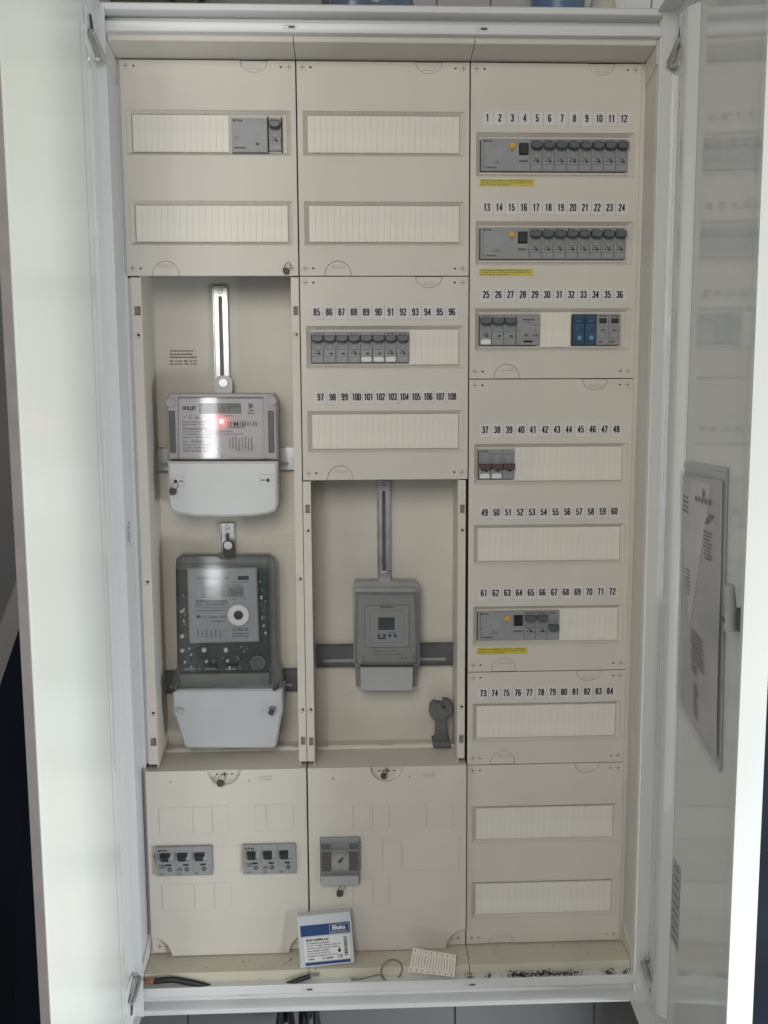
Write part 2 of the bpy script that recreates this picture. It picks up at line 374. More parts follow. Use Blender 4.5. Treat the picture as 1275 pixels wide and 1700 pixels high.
# top and bottom filler trims, one per field
for k, (x0, x1) in enumerate(((-0.0025, 0.2495), (0.2505, 0.4995), (0.5005, 0.7535))):
    mb = MB(); pr = [(0.004, 1.3515), (-0.040, 1.3555), (-0.0445, 1.3565), (-0.0462, 1.359), (-0.0462, 1.372), (-0.043, 1.372), (-0.043, 1.3595), (0.004, 1.356)]
    mb.loft([[(x0, y, z) for y, z in pr], [(x1, y, z) for y, z in pr]]); mb.build('filler_trim', 'cream', cab)
    mb = MB(); pr = [(0.012, -0.0012), (-0.035, -0.0045), (-0.0425, -0.006), (-0.0440, -0.009), (-0.0440, -0.030), (-0.042, -0.030), (-0.041, -0.0095), (0.012, -0.005)][::-1]
    mb.loft([[(x0, y, z) for y, z in pr], [(x1, y, z) for y, z in pr]]); mb.build('floor_trim', 'dirty', cab)
mb = MB(); mb.box(-0.004, 0.7555, -0.0555, -0.0445, -0.0260, -0.0235); mb.build('floor_gutter', 'dirty', cab)
mb = MB(); mb.box(-0.005, 0.4995, 0.02, 0.022, 1.056, 1.36); mb.box(0.2505, 0.4995, 0.02, 0.022, 0.752, 1.055); mb.box(0.5005, 0.7555, 0.02, 0.022, -0.01, 1.36); mb.build('apparatus_backing', 'dark', cab)
for x0, x1 in ((-0.0054, 0.0004), (0.7496, 0.7564)):
    mb = MB(); mb.box(x0, x1, 0.0036, 0.0060, -0.004, 1.3512); mb.build('edge_strip', 'enamel' if x0 < 0 else 'cream', cab)
mb = MB(); mb.box(0.0005, 0.0053, 0.0042, 0.0060, 0.312, 1.048); mb.build('edge_strip', 'enamel', cab)
# printed batch text on the left side panel
mb = MB()
mb.textfit('ED5012 TM', 0, 0.004, 0.004, 0, 0.02); mb.textfit('LUDWTSR-1UNS2', 0, -0.004, 0.004, 0, 0.02)
mb.v = [(-0.0038, -0.024 - v[2]*1.0, 0.676 + v[0]*0.8) for v in mb.v]
mb.f = [f[::-1] for f in mb.f]
mb.build('batch_print', 'ink', cab, smooth=0)

# ------------------------------------------------------------------ doors (parts of the cabinet)
def door(side):
    # local frame: hinge at origin, door runs along -y, inner side towards +x (mirrored for the right door)
    ang = math.radians(1.0) if side == 'left' else math.radians(-3.8)
    hinge = Vector((-0.0130, -0.0635, 0)) if side == 'left' else Vector((0.7745, -0.0635, 0))
    L = 0.372 if side == 'left' else 0.379
    dp = 0.0095 if side == 'left' else 0.0262
    sg = 1 if side == 'left' else -1
    rot = Matrix.Translation(hinge) @ Matrix.Rotation(ang, 4, 'Z') @ Matrix.Diagonal((sg, 1, 1, 1))
    z0, z1 = -0.060, 1.394
    flip = side == 'right'
    def fin(mb, name, mats, par=None, **k):
        mb.tr(rot)
        if flip: mb.f = [f[::-1] for f in mb.f]
        return mb.build(name, mats, par or cab, **k)
    mb = MB()
    mb.box(-0.0012, 0.0, -L, 0, z0, z1)                      # sheet
    mb.box(-0.0012, dp, -L-0.0012, -L-0.00005, z0, z1)           # free-edge return
    mb.box(dp-0.0008, dp, -L+0.00005, -L+0.006, z0+0.02, z1-0.02)   # small inner fold
    mb.box(0.00005, 0.0135 if side == 'left' else 0.019, -0.0012, -0.00005, z0, z1)            # hinge-edge return
    mb.box(0.00005, dp, -L, -0.0013, z1-0.0012, z1-0.00002); mb.box(0.00005, dp, -L, -0.0013, z0, z0+0.0012)
    d = fin(mb, 'door', 'doorl' if side == 'left' else 'door')
    if side == 'left':
        mb = MB(); mb.box(-0.0010, dp-0.0002, -L-0.0026, -L-0.0013, z0+0.002, z1-0.002, 0.0004); fin(mb, 'edge_shade', 'edgeshade', d)  # added strip whose mauve grey paints in a person's shadow on the free edge
    if side == 'right':
        mb = MB(); pr = [(0.0003, -0.056), (0.004, -0.058), (0.0115, -0.0605), (0.0125, -0.062), (0.0125, -0.089), (0.0115, -0.0905), (0.004, -0.099), (0.0003, -0.102)]
        mb.loft([[(x, y, z0+0.045) for x, y in pr][::-1], [(x, y, z1-0.035) for x, y in pr][::-1]][::-1]); fin(mb, 'stiffener', 'door', d)
        mb = MB(); mb.box(0.0003, 0.006, -0.038, -0.036, z0+0.02, z1-0.02, 0.0005); fin(mb, 'seal_strip', 'enamel', d)
        # lock lever on the inner face
    else:
        mb = MB(); pr = [(0.0003, -0.030), (0.0009, -0.034), (0.0012, -0.050), (0.0009, -0.066), (0.0003, -0.070)]
        mb.loft([[(x, y, z0+0.045) for x, y in pr], [(x, y, z1-0.05) for x, y in pr]]); fin(mb, 'stiffener', 'door', d)
    # corner hinges: bent zinc arm, pin and screw
    for zc, s2 in ((z1-0.052, 1), (z0+0.052, -1)):
        mb = MB()
        mb.slab([(-0.052, zc-0.016), (-0.030, zc-0.026), (-0.006, zc-0.026), (-0.006, zc+0.020), (-0.020, zc+0.028), (-0.052, zc+0.028)], [], -0.0022, -0.0006, 0.0005); mb.v = [(-v[1], v[0], v[2]) for v in mb.v]; mb.f = [f for f in mb.f]
        h = fin(mb, 'hinge', 'enamel', d)
        mb = MB()
        mb.tube([(0.003, -0.034, zc+s2*0.024), (0.004, -0.031, zc+s2*0.010), (0.0045, -0.027, zc-s2*0.002)], 0.0022, 6)
        fin(mb, 'hinge_pin', 'seal', h)
        mb = MB()
        mb.tube([(0.006, -0.046, zc-s2*0.002), (0.009, -0.036, zc-s2*0.009), (0.010, -0.024, zc-s2*0.016), (0.011, -0.012, zc-s2*0.020)], 0.0048, 10); mb.box(0.0022, 0.0042, -0.040, -0.028, zc-0.004, zc+0.004, 0.0006); mb.box(0.0022, 0.0095, -0.016, -0.010, zc-s2*0.024-0.003, zc-s2*0.024+0.003, 0.0008)
        fin(mb, 'hinge_arm', 'zinc', h)
        mb = MB(); mb.tube([(0.002, -0.022, zc+s2*0.002), (0.0042, -0.022, zc+s2*0.002)], 0.0026, 10); fin(mb, 'screw', 'seal', h)
    return d, rot, fin, L
dl, rotl, finl, LL = door('left')
dr, rotr, finr, LR = door('right')
# ray to the right door's local plane, so that things on it can be measured
def R(px, py, x=0.0):
    inv = rotr.inverted(); o = inv @ CP
    d = RT * ((px - 637.5) / FPX) + DN * ((py - 850) / FPX) + FW
    d = inv.to_3x3() @ d; t = (x - o.x) / d.x; return o + d * t
# lock: white lever on a dark block
p = R(1214, 1020, 0.016)
mb = MB(); mb.box(0.0003, 0.014, p.y-0.026, p.y-0.008, p.z-0.016, p.z+0.010, 0.0012); lk = finr(mb, 'lock', 'lever', dr)
mb = MB(); mb.tube([(0.0165, p.y, p.z-0.018), (0.0175, p.y, p.z-0.006), (0.0175, p.y-0.001, p.z+0.008), (0.020, p.y-0.004, p.z+0.020), (0.022, p.y-0.007, p.z+0.030), (0.022, p.y-0.008, p.z+0.034)], lambda t: 0.0068-0.0012*t, 12)
finr(mb, 'lock_lever', 'lgrey', lk)
mb = MB(); mb.tube([(0.0225, p.y+0.001, p.z-0.006), (0.0245, p.y+0.001, p.z-0.006)], 0.0034, 12); finr(mb, 'screw', 'lever', lk)
# rating sticker low on the door
c4 = [R(1111, 1408, 0.001), R(1131, 1452, 0.001), R(1127, 1592, 0.001), R(1108, 1540, 0.001)]
ya, yb = (c4[0].y+c4[3].y)/2, (c4[1].y+c4[2].y)/2; za, zb = (c4[2].z+c4[3].z)/2, (c4[0].z+c4[1].z)/2
ya, yb = -0.1055, -0.1370
mb = MB(); mb.box(0.0003, 0.0008, min(ya, yb), max(ya, yb), za, zb); st = finr(mb, 'rating_sticker', 'lgrey', dr)
mb = MB(); random.seed(3)
yl, yh = min(ya, yb), max(ya, yb)
for r_ in range(9):
    z = zb-0.008-(zb-za-0.016)*r_/8; y = yl+0.004
    while y < yh-0.008:
        e = y+random.uniform(0.003, 0.010); e = min(e, yh-0.004); mb.box(0.0009, 0.0010, y, e, z-0.0016, z+0.0016); y = e+0.002
finr(mb, 'print', 'inkgrey', st)
# document pouch: a thing of its own, tucked to the door
c4 = [R(1123, 763, 0.004), R(1203, 777, 0.004), R(1189, 1277, 0.004), R(1118, 1162, 0.004)]
yn, yf = c4[1].y, -0.1045; zt, zb = (c4[0].z+c4[1].z)/2, (c4[2].z+c4[3].z)/2
pw = rotr @ Vector((0.004, (yn+yf)/2, zb))
pouch = thing('document_pouch', 'clear plastic pouch of circuit papers fixed inside the right cabinet door', 'pouch', pw)
def pfin(mb, name, mats, par):
    mb.tr(rotr); mb.f = [f[::-1] for f in mb.f]; return mb.build(name, mats, par)
SK = lambda u, v: -0.016*(1-v)          # the pouch hangs slightly skewed, its free corner lower
ZS = lambda u, v: 0.031*(u-0.45)*(1-v)
def sheet(y0, y1, z0, z1, fx, ny=10, nz=14, th=0.0006):
    mb = MB(); g = []
    for i in range(ny+1):
        for j in range(nz+1):
            u, v = i/ny, j/nz; g.append((fx(u, v), y0+(y1-y0)*u+SK(u, v), z0+(z1-z0)*v+ZS(u, v)))
    n = nz+1
    mb.add(g, [(i*n+j, i*n+j+1, (i+1)*n+j+1, (i+1)*n+j) for i in range(ny) for j in range(nz)])
    mb.add([(x-th, y, z) for x, y, z in g], [(i*n+j, (i+1)*n+j, (i+1)*n+j+1, i*n+j+1) for i in range(ny) for j in range(nz)])
    return mb
pfin(sheet(yn, yf, zb, zt-0.004, lambda u, v: 0.0022+0.0012*math.sin(3.1*u)*(0.4+v), 8, 10), 'back_film', 'terminal_b', pouch)
# in this frame u runs from the free edge of the door (0) towards the hinge (1)
curl = lambda u, v: 0.0048+0.0045*math.sin(3.14*u)*(0.3+0.7*v)+0.0008*math.sin(6*v+3*u)
U0, U1, V0, V1 = yn+0.004, yf-0.003, zb+0.012, zt-0.016
pp = pfin(sheet(U0, U1, V0, V1, curl, 10, 14), 'paper', 'sheenpaper', pouch)  # grey stands for the front film's reflection, put into the sheet's colour
mb = MB(); Y = lambda u, v=1.0: U0+(U1-U0)*u+SK(u, v); Z = lambda v, u=0.45: V0+(V1-V0)*v+ZS(u, v)
def line(u0, u1, v, hh=0.0013):
    k = 5; pts = [(u0+(u1-u0)*i/k) for i in range(k+1)]
    g = [(curl(u, v)+0.0013, Y(u, v), Z(v, u)-hh) for u in pts]+[(curl(u, v)+0.0013, Y(u, v), Z(v, u)+hh) for u in pts]
    mb.add(g, [(i, i+1, i+k+2, i+k+1) for i in range(k)])
random.seed(5)
for v in (0.905, 0.885, 0.865, 0.845): line(0.74, 0.80, v); line(0.82, 0.95, v)
for a_, b_ in ((0.18, 0.24), (0.26, 0.31), (0.33, 0.38), (0.40, 0.45), (0.47, 0.53)): line(a_, b_, 0.915, 0.0032)
line(0.30, 0.36, 0.94, 0.004); line(0.32, 0.34, 0.955, 0.002)
for k in range(4): line(0.14+0.03*k, 0.22+0.03*k, 0.865-0.010*k, 0.0016)
for k in range(8): line(0.16+0.02*(k % 3), 0.34-0.02*(k % 2), 0.80-k*0.014, 0.0011)
for k in range(7): line(0.70, 0.80+0.05*random.random(), 0.60-k*0.016, 0.0011)
for k in range(8): line(0.34-0.01*k, 0.62+0.05*random.random(), 0.37-k*0.016, 0.0013)
for k in range(3): line(0.46, 0.62, 0.24-k*0.013)
for k in range(11): line(0.40+0.06*random.random(), 0.54, 0.17-k*0.0125, 0.0010)
pfin(mb, 'print', 'inkgrey', pp)
# a second folded sheet lying in front, its edge running down diagonally
tri = lambda u, v: curl(u, v)+0.0007
mb = MB(); g = []; ny, nz = 6, 14
for i in range(ny+1):
    for j in range(nz+1):
        q = 1-j/nz; v = 0.985-0.60*q; ul = 0.985-0.27*q**2.2; ur = 0.20+0.50*q**1.15; u = ur+(ul-ur)*i/ny
        g.append((tri(u, v), Y(u, v), Z(v, u)))
mb.add(g, [(i*(nz+1)+j, i*(nz+1)+j+1, (i+1)*(nz+1)+j+1, (i+1)*(nz+1)+j) for i in range(ny) for j in range(nz)])
mb.add([(x-0.0004, y, z) for x, y, z in g], [(i*(nz+1)+j, (i+1)*(nz+1)+j, (i+1)*(nz+1)+j+1, i*(nz+1)+j+1) for i in range(ny) for j in range(nz)])
pfin(mb, 'folded_sheet', 'paper', pouch)
pfin(sheet(yn, yf, zb, zt-0.012, lambda u, v: 0.0080+0.0050*math.sin(3.14*u)*(0.25+0.75*v)+0.0008*math.sin(7*v), 10, 14, 0.0003), 'front_film', 'pouchfilm', pouch)
mb = MB(); mb.box(0.0008, 0.0036, yn, yf, zt-0.006, zt, 0.001); pfin(mb, 'binding_edge', 'terminal_b', pouch)
mb = MB(); A_ = [(0.0008, yn-0.0022), (0.0030, yn-0.0022), (0.0030, yn-0.0002), (0.0008, yn-0.0002)]; mb.loft([[(x, y, zt) for x, y in A_], [(x, y-0.016, zb-0.014) for x, y in A_]]); pfin(mb, 'binding_edge', 'timer', pouch)

# ------------------------------------------------------------------ cover plates
RIBS = 0
def half(cx, zc, a, b, up, n=12):      # half ellipse points, left to right; up=+1 bulges up
    return [(cx-a*math.cos(math.pi*i/n), zc+up*b*math.sin(math.pi*i/n)) for i in range(n+1)]
def cover(x0, z0, z1, rows, label, grips=(True, True), blanks=None, seal=False, yoff=0.0):
    X0, X1, Z0, Z1 = x0+0.0009, x0+0.2491, z0+0.0006, z1-0.0006
    t = thing('cover_plate', label, 'cover plate', (x0+0.125, yoff, z0), 'cream cover plates screwed over the cabinet fields')
    gt, gb = x0+0.1905, x0+0.057
    outer = [(X0, Z0)] + half(gb, Z0, 0.0198, 0.0215, 1) + [(X1, Z0), (X1, Z1)] + half(gt, Z1, 0.0198, 0.0160, -1)[::-1] + [(X0, Z1)]
    holes = [rect(x0+0.0092, x0+0.2408, z-0.0305, z+0.0305) for z in rows]
    sc = []
    for sx, s in ((x0+0.0092, 1), (x0+0.2402, -1)):
        for sz in (Z1-0.0085, Z0+0.0105):
            sc.append((sx, sz)); h = sx+s*0.0115
            holes.append(rect(h-0.0016, h+0.0016, sz-0.0012, sz+0.0012))
    mb = MB(); mb.slab(outer, holes, yoff, yoff+0.003, 0.0005); mb.build('plate', 'cream', t)
    for k, (cx, zc, b, up) in enumerate(((gt, Z1, 0.0160, -1), (gb, Z0, 0.0215, 1))):
        mb = MB(); o = half(cx, zc-up*0.0 + up*0.0002, 0.0193, b-0.0006, up)
        mb.slab(o, [], yoff+0.0009, yoff+0.0035, 0.0003)
        zb_ = zc+up*(b*0.62)
        mb.box(cx-0.0095, cx+0.0095, yoff-0.0002, yoff+0.0011, zb_-0.0016, zb_+0.0016, 0.0005)
        for q in range(6): mb.box(cx-0.0085+q*0.003, cx-0.0070+q*0.003, yoff-0.0008, yoff+0.0002, zb_-0.0013, zb_+0.0013)
        mb.build('finger_grip', 'cream', t)
    for sx, sz in sc:
        mb = MB(); mb.ring(sx, sz, 0.0061, 0.0066, yoff-0.0003, yoff+0.0004, 20); mb.m = 1
        mb.box(sx-0.0040, sx+0.0040, yoff-0.00025, yoff+0.0005, sz-0.00045, sz+0.00045); mb.box(sx-0.00045, sx+0.00045, yoff-0.0003, yoff+0.0005, sz-0.0038, sz+0.0038)
        mb.build('screw_cap', ['cream', 'groove'], t)
    for k, z in enumerate(rows):
        mb = MB()
        for (a, b) in (((x0+0.0092, x0+0.2408, z-0.0305, z+0.0305, yoff+0.0008), (x0+0.0152, x0+0.2350, z-0.0262, z+0.0258, yoff+0.0062)),):
            A = [(a[0], a[4], a[2]), (a[1], a[4], a[2]), (a[1], a[4], a[3]), (a[0], a[4], a[3])]
            B = [(b[0], b[4], b[2]), (b[1], b[4], b[2]), (b[1], b[4], b[3]), (b[0], b[4], b[3])]
            C = [(p[0], 0.012+yoff, p[2]) for p in B]
            mb.loft([A, B, C][::-1], False, False); mb.f = [f[::-1] for f in mb.f]
        # raised bead around the recess
        for (u0, u1, w0, w1) in ((x0+0.0080, x0+0.0092, z-0.0317, z+0.0317), (x0+0.2408, x0+0.2420, z-0.0317, z+0.0317), (x0+0.0092, x0+0.2408, z+0.0305, z+0.0317), (x0+0.0092, x0+0.2408, z-0.0317, z-0.0305)):
            mb.box(u0, u1, yoff-0.0006, yoff+0.0004, w0, w1, 0.0003)
        mb.build('slot_frame', 'cream', t)
        mb = MB(); mb.box(x0+0.0150, x0+0.2352, yoff+0.0051, yoff+0.0058, z-0.0264, z+0.0260); mb.build('slot_back', 'cream', t)
        lo, hi = (blanks[k] if blanks and blanks[k] is not None else (0, 24))
        gaps = lo if isinstance(lo, (tuple, list)) else None
        rng = [i for i in range(24) if (any(a <= i < b for a, b in blanks[k]) if (blanks and isinstance(blanks[k], list)) else lo <= i < hi)]
        for i in rng:
            o = bpy.data.objects.new('blanking_rib', RIB); COL.objects.link(o); o.parent = t
            o.location = (x0+0.0160+0.00911*(i+0.5)-(x0+0.125), 0.0030+random.uniform(-0.00012, 0.00012), z-z0)
    return t
mb = MB(); mb.box(-0.00454, 0.00454, 0.0, 0.0020, -0.0256, 0.0254, 0.0003)
_r = mb.build('rib', 'rib'); RIB = _r.data; bpy.data.objects.remove(_r)
NONE = (0, 0)
cA = cover(0.0, 1.05, 1.35, (1.2505, 1.125), 'top left cover plate with one grey device at the right of its upper slot', blanks=[(0, 15), None])
cB = cover(0.25, 1.05, 1.35, (1.2505, 1.125), 'top middle cover plate whose two slots are both fully blanked, above numbers 85 to 96', blanks=[None, None])
cC = cover(0.25, 0.75, 1.05, (0.9475, 0.823), 'middle cover plate carrying the numbers 85 to 108', blanks=[(16, 24), None])
cD = cover(0.5, 0.90, 1.35, (1.2225, 1.0975, 0.9725), 'tall top right cover plate numbered 1 to 36', blanks=[NONE, NONE, (10, 15)])
cE = cover(0.5, 0.45, 0.90, (0.7725, 0.6495, 0.523), 'tall right cover plate numbered 37 to 72 with brown-levered breaker at its top slot', blanks=[(6, 24), None, (14, 24)])
cF = cover(0.5, 0.30, 0.45, (0.369,), 'short right cover plate numbered 73 to 84', blanks=[None])
cG = cover(0.5, 0.0, 0.30, (0.2015, 0.075), 'unnumbered bottom right cover plate with two blanked slots', blanks=[None, None])

def _el(cx, cy, rx, ry, a0=0, a1=360, n=18):
    return [(cx+rx*math.cos(math.radians(a0+(a1-a0)*i/n)), cy+ry*math.sin(math.radians(a0+(a1-a0)*i/n))) for i in range(n+1)]
_six = [[(0.415, 0.76)] + _el(0.25, 0.76, 0.165, 0.165, 20, 170, 8) + [(0.08, 0.60), (0.078, 0.42), (0.08, 0.30)], _el(0.25, 0.305, 0.172, 0.23)]
DIG = {'0': [_el(0.25, 0.76, 0.172, 0.165, 0, 180, 10) + _el(0.25, 0.24, 0.172, 0.165, 180, 360, 10) + [(0.422, 0.76)]],
 '1': [[(0.29, 0.0), (0.29, 1.0)], [(0.30, 0.93), (0.24, 0.83), (0.10, 0.775)]],
 '2': [_el(0.25, 0.735, 0.17, 0.19, 175, -20, 12) + [(0.37, 0.56), (0.24, 0.40), (0.13, 0.24), (0.10, 0.09)], [(0.03, 0.075), (0.44, 0.075)]],
 '3': [_el(0.245, 0.735, 0.16, 0.19, 165, -75, 12) + [(0.20, 0.535)], [(0.20, 0.535)] + _el(0.245, 0.30, 0.175, 0.225, 75, -165, 14)],
 '4': [[(0.345, 0.0), (0.345, 1.0)], [(0.36, 0.93), (0.09, 0.30)], [(0.03, 0.29), (0.48, 0.29)]],
 '5': [[(0.42, 0.925), (0.13, 0.925), (0.10, 0.50)], [(0.10, 0.50)] + _el(0.245, 0.32, 0.175, 0.245, 125, -165, 16)],
 '6': _six, '7': [[(0.04, 0.925), (0.43, 0.925)], [(0.42, 0.90), (0.33, 0.66), (0.24, 0.36), (0.19, 0.0)]],
 '8': [_el(0.25, 0.735, 0.152, 0.19), _el(0.25, 0.30, 0.172, 0.225)], '9': [[(0.5-x, 1-y) for x, y in l] for l in _six]}
def digits(mb, t, cx, z0, h, y, sx=0.88, sw=0.19):
    adv = 0.56; x0 = cx-(len(t)*adv-0.06)*h*sx/2
    for i, ch in enumerate(t):
        for li, L in enumerate(DIG[ch]):
            P_ = [Vector((x0+(i*adv+u)*h*sx, z0+v*h)) for u, v in L]; n = len(P_); closed = (P_[0]-P_[-1]).length < 1e-7
            vs = []
            for k in range(n):
                a = P_[k-1] if k else (P_[-2] if closed else P_[0]); b = P_[k+1] if k < n-1 else (P_[1] if closed else P_[-1])
                d = (b-a).normalized(); nn = Vector((-d.y, d.x))*sw*h/2; yy_ = y-0.00003*li
                vs += [(P_[k].x+nn.x*0.95, yy_, P_[k].y+nn.y), (P_[k].x-nn.x*0.95, yy_, P_[k].y-nn.y)]
            mb.add(vs, [(2*k, 2*k+1, 2*k+3, 2*k+2) for k in range(n-1)])
def numbers(plate, x0, zc, first, off=0.0):
    mb = MB(); mb.box(x0+0.0165+off, x0+0.2335, -0.0004, -0.00005, zc-0.0105, zc+0.0090); s = mb.build('number_strip', 'card', plate)
    p = (0.2175-off)/12
    for k in range(12):
        mb = MB(); cx = x0+0.0165+off+p*(k+0.5)-0.0008
        digits(mb, str(first+k), cx+0.0003, zc-0.0052, 0.0104, -0.0006, 0.78 if first+k > 99 else 0.88); mb.build('number', 'ink', s, smooth=0)
    mb = MB()
    for k in range(1, 12):
        x = x0+0.0165+off+p*k-0.0004
        for z in (0.0082, 0.0042, 0.0002, -0.0038, -0.0085): mb.box(x-0.0003, x+0.0003, -0.0006, -0.0004, zc+z-0.0022, zc+z)
    mb.build('tear_marks', 'inkgrey', s)
for z, n, pl in ((1.2735, 1, cD), (1.1485, 13, cD), (1.0235, 25, cD), (0.8245, 37, cE), (0.6995, 49, cE), (0.575, 61, cE), (0.4165, 73, cF)): numbers(pl, 0.5, z, n)
numbers(cC, 0.25, 0.9985, 85); numbers(cC, 0.25, 0.8745, 97, 0.004)
for zc, pl, w_ in ((1.1830, cD, 0.0805), (1.0555, cD, 0.0805), (0.4835, cE, 0.0790)):
    mb = MB(); mb.box(0.5145, 0.5145+w_, -0.0004, -0.00005, zc-0.0052, zc+0.0052); s = mb.build('warning_sticker', 'sticker', pl)
    mb = MB()
    mb.text('WICHTIG! Nur bei Betätigung der PRÜFTASTE, Gerät schaltet ab.', 0.5165, 0.5145+w_-0.003, zc+0.0016, zc+0.0042, -0.0006, 0.02)
    mb.text('Achtung: Zur Kontrolle der Auslösung halbjährlich Taste', 0.5165, 0.5145+w_-0.004, zc-0.0014, zc+0.0010, -0.0006)
    mb.text('ganz drücken und prüfen!', 0.5165, 0.5145+w_*0.55, zc-0.0042, zc-0.0018, -0.0006)
    mb.build('print', 'ink', s, smooth=0)

# ------------------------------------------------------------------ DIN rail devices (local frame: x from left edge, z about the row centre)
MOD = 0.01802
def lever_shape(cx, z0, z1, y0, y1, w=0.0083):
    mb = MB(); n = 8; P = [(cx-w, z1), (cx-w, z0+0.0030)] + [(cx-w*0.86+2*w*0.86*i/n, z0+0.0022-0.0022*math.sin(math.pi*i/n)) for i in range(n+1)] + [(cx+w, z0+0.0030), (cx+w, z1)]
    mb.slab(P, [], y0, y1, 0.0012); return mb
def breaker(n, up, levermat='lever', tabs=(), title=(0,), prot='MCB', label='', print_all=False):
    W_ = n*MOD
    t = thing('circuit_breaker', label, 'circuit breaker', (0, 0, 0))
    for k in range(n):
        a = k*MOD+0.0002; b = (k+1)*MOD-0.0002; c = (a+b)/2
        mb = MB()
        # stepped pole housing: shoulder, nose with lever slot, shoulder
        mb.slab(rect(a, b, -0.0226, 0.0226), [rect(a+0.0016, b-0.0016, -0.0035, 0.0165)], -0.0010, 0.014, 0.0005)
        mb.box(a+0.0016, b-0.0016, 0.0012, 0.002, -0.0035, 0.0165)
        mb.box(a+0.0045, a+0.0051, -0.0006, 0.0012, -0.0030, 0.0095); mb.box(b-0.0051, b-0.0045, -0.0006, 0.0012, -0.0030, 0.0095)
        mb.box(a+0.0051, b-0.0051, -0.0004, 0.0012, -0.0032, 0.0008, 0.0004)
        # lower label cover
        mb.box(a+0.0009, b-0.0009, -0.0019, -0.0009, -0.0132, -0.0042, 0.0004)
        po = mb.build('pole', 'grey', t, local=True)
        z0, z1 = (0.0072, 0.0168) if up[k] else (-0.0085, 0.0010)
        lever_shape(c, z0, z1, -0.0095, 0.0008, 0.0080 if n == 1 else 0.0086).build('lever', levermat, po, local=True)
        tb = 'paper' if k in tabs else 'grey'
        mb = MB(); P = [(a+0.0030, -0.0140), (b-0.0030, -0.0140), (b-0.0012, -0.0172), (b-0.0012, -0.0195), (b-0.0032, -0.0212), (a+0.0032, -0.0212), (a+0.0012, -0.0195), (a+0.0012, -0.0172)]
        mb.slab(P, [], -0.0018, -0.0008, 0.0003); mb.build('label_tab', tb, po, local=True)
        mb = MB(); zz = -0.0094
        mb.box(c-0.0005, c+0.0042, -0.0023, -0.0019, zz-0.0012, zz+0.0012)
        if k in title or print_all:
            mb.textfit('B16', c+0.0010, -0.0075, 0.0022, -0.0021, 0.05, 1.0); mb.textfit('xPole', c-0.0036, -0.0058, 0.0012, -0.0021)
            mb.add([(c-0.0062, -0.0021, -0.0082), (c-0.0036, -0.0021, -0.0104), (c-0.0022, -0.0021, -0.0082)], [(0, 1, 2)])
            mb.box(b-0.0020, b-0.0017, -0.0021, -0.0019, -0.0115, -0.0055)
        mb.build('print', 'ink', po, local=True, smooth=0)
    mb = MB()
    for k in title: mb.textfit('E·T·N', k*MOD+MOD*0.48, 0.0184, 0.0024, -0.0012, 0.05, 1.25)
    mb.build('maker_name', 'navyink' if levermat == 'lever' and n > 1 else 'ink', t, local=True, smooth=0)
    return t
def rcd(label):
    t = thing('residual_current_device', label, 'safety switch', (0, 0, 0)); w_ = 4*MOD
    mb = MB(); mb.slab(rect(0.0002, w_-0.0002, -0.0226, 0.0226), [rect(0.0555, 0.0695, -0.0006, 0.0166)], -0.0015, 0.014, 0.0006)
    mb.box(0.0555, 0.0695, 0.003, 0.004, -0.0006, 0.0166)
    b = mb.build('body', 'grey', t, local=True)
    mb = MB(); mb.slab(rect(0.0559, 0.0691, 0.0, 0.0160), [], -0.0045, 0.003, 0.0012); mb.build('switch', 'black', t, local=True)
    mb = MB(); mb.cyl(0.0457, 0.0120, 0.0048, -0.0030, -0.0014, 20); mb.cyl(0.0457, 0.0120, 0.0038, -0.0050, -0.0030, 20, 0.0044); mb.build('test_button', 'yellow', t, local=True)
    mb = MB(); y = -0.0017
    mb.textfit('E·T·N', 0.0045, 0.0176, 0.0026, y, 0.05, 1.3, -1)
    mb.textfit('Test', 0.0457, 0.0042, 0.0018, y, 0, 1); mb.box(0.0045, 0.0085, y, y+0.0001, -0.0048, -0.0043); mb.box(0.0036, 0.0040, y, y+0.0001, -0.018, 0.0215)
    mb.textfit('25A', 0.0235, -0.0096, 0.0016, y, 0, 1.1); mb.textfit('IΔn 0,03A 230V', 0.0175, -0.0125, 0.0020, y, 0, 0.75, -1)
    mb.textfit('FRCmM-40/4', 0.0092, -0.0190, 0.0022, y, 0.04, 0.8, -1); mb.ring(0.0062, -0.0179, 0.0012, 0.0016, y, y+0.0001, 10)
    mb.textfit('XXXXXXX', 0.0620, -0.0100, 0.0022, y, 0.06, 0.85)
    mb.build('print', 'ink', b, local=True, smooth=0)
    return t
YD = 0.0015
# first and second rows of the tall right plate
g8 = 'single-pole breakers in the two full rows'
proto = breaker(1, [True], label='x'); used = [False]
rp = rcd('x'); ru = [False]
ORD = ('leftmost', 'second', 'third', 'fourth', 'fifth', 'sixth', 'seventh', 'rightmost')
for row, z, first in (('topmost', 1.2225, 5), ('second', 1.0975, 17)):
    place(rp, ru, (0.5162, YD, z), 'wide switch with amber button and black toggle, %s row of the right field' % row, 'wide grey safety switches with amber test buttons')
    for k in range(8):
        place(proto, used, (0.5162+(4+k)*MOD, YD, z), '%s of the eight grey lever-up breakers in the %s row, under number %d' % (ORD[k], row, first+k), g8)
place(rp, ru, (0.5162, YD, 0.523), 'wide grey switch with amber button above the lowest yellow sticker', 'wide grey safety switches with amber test buttons')
for k in range(2):
    place(proto, used, (0.5162+(4+k)*MOD, YD, 0.523), '%s breaker in the row of the lowest amber button' % (('first lever-up', 'second lever-up')[k]), 'breakers under numbers 65 to 67')
o = breaker(1, [False], label='single grey breaker with its lever switched down, under number 67'); o.location = (0.5162+6*MOD, YD, 0.523); o['group'] = 'breakers under numbers 65 to 67'
o = breaker(3, [True]*3, tabs=(0,), label='three-pole breaker with grey levers up beside the bell transformer, under numbers 25 to 27'); o.location = (0.5162, YD, 0.9725)
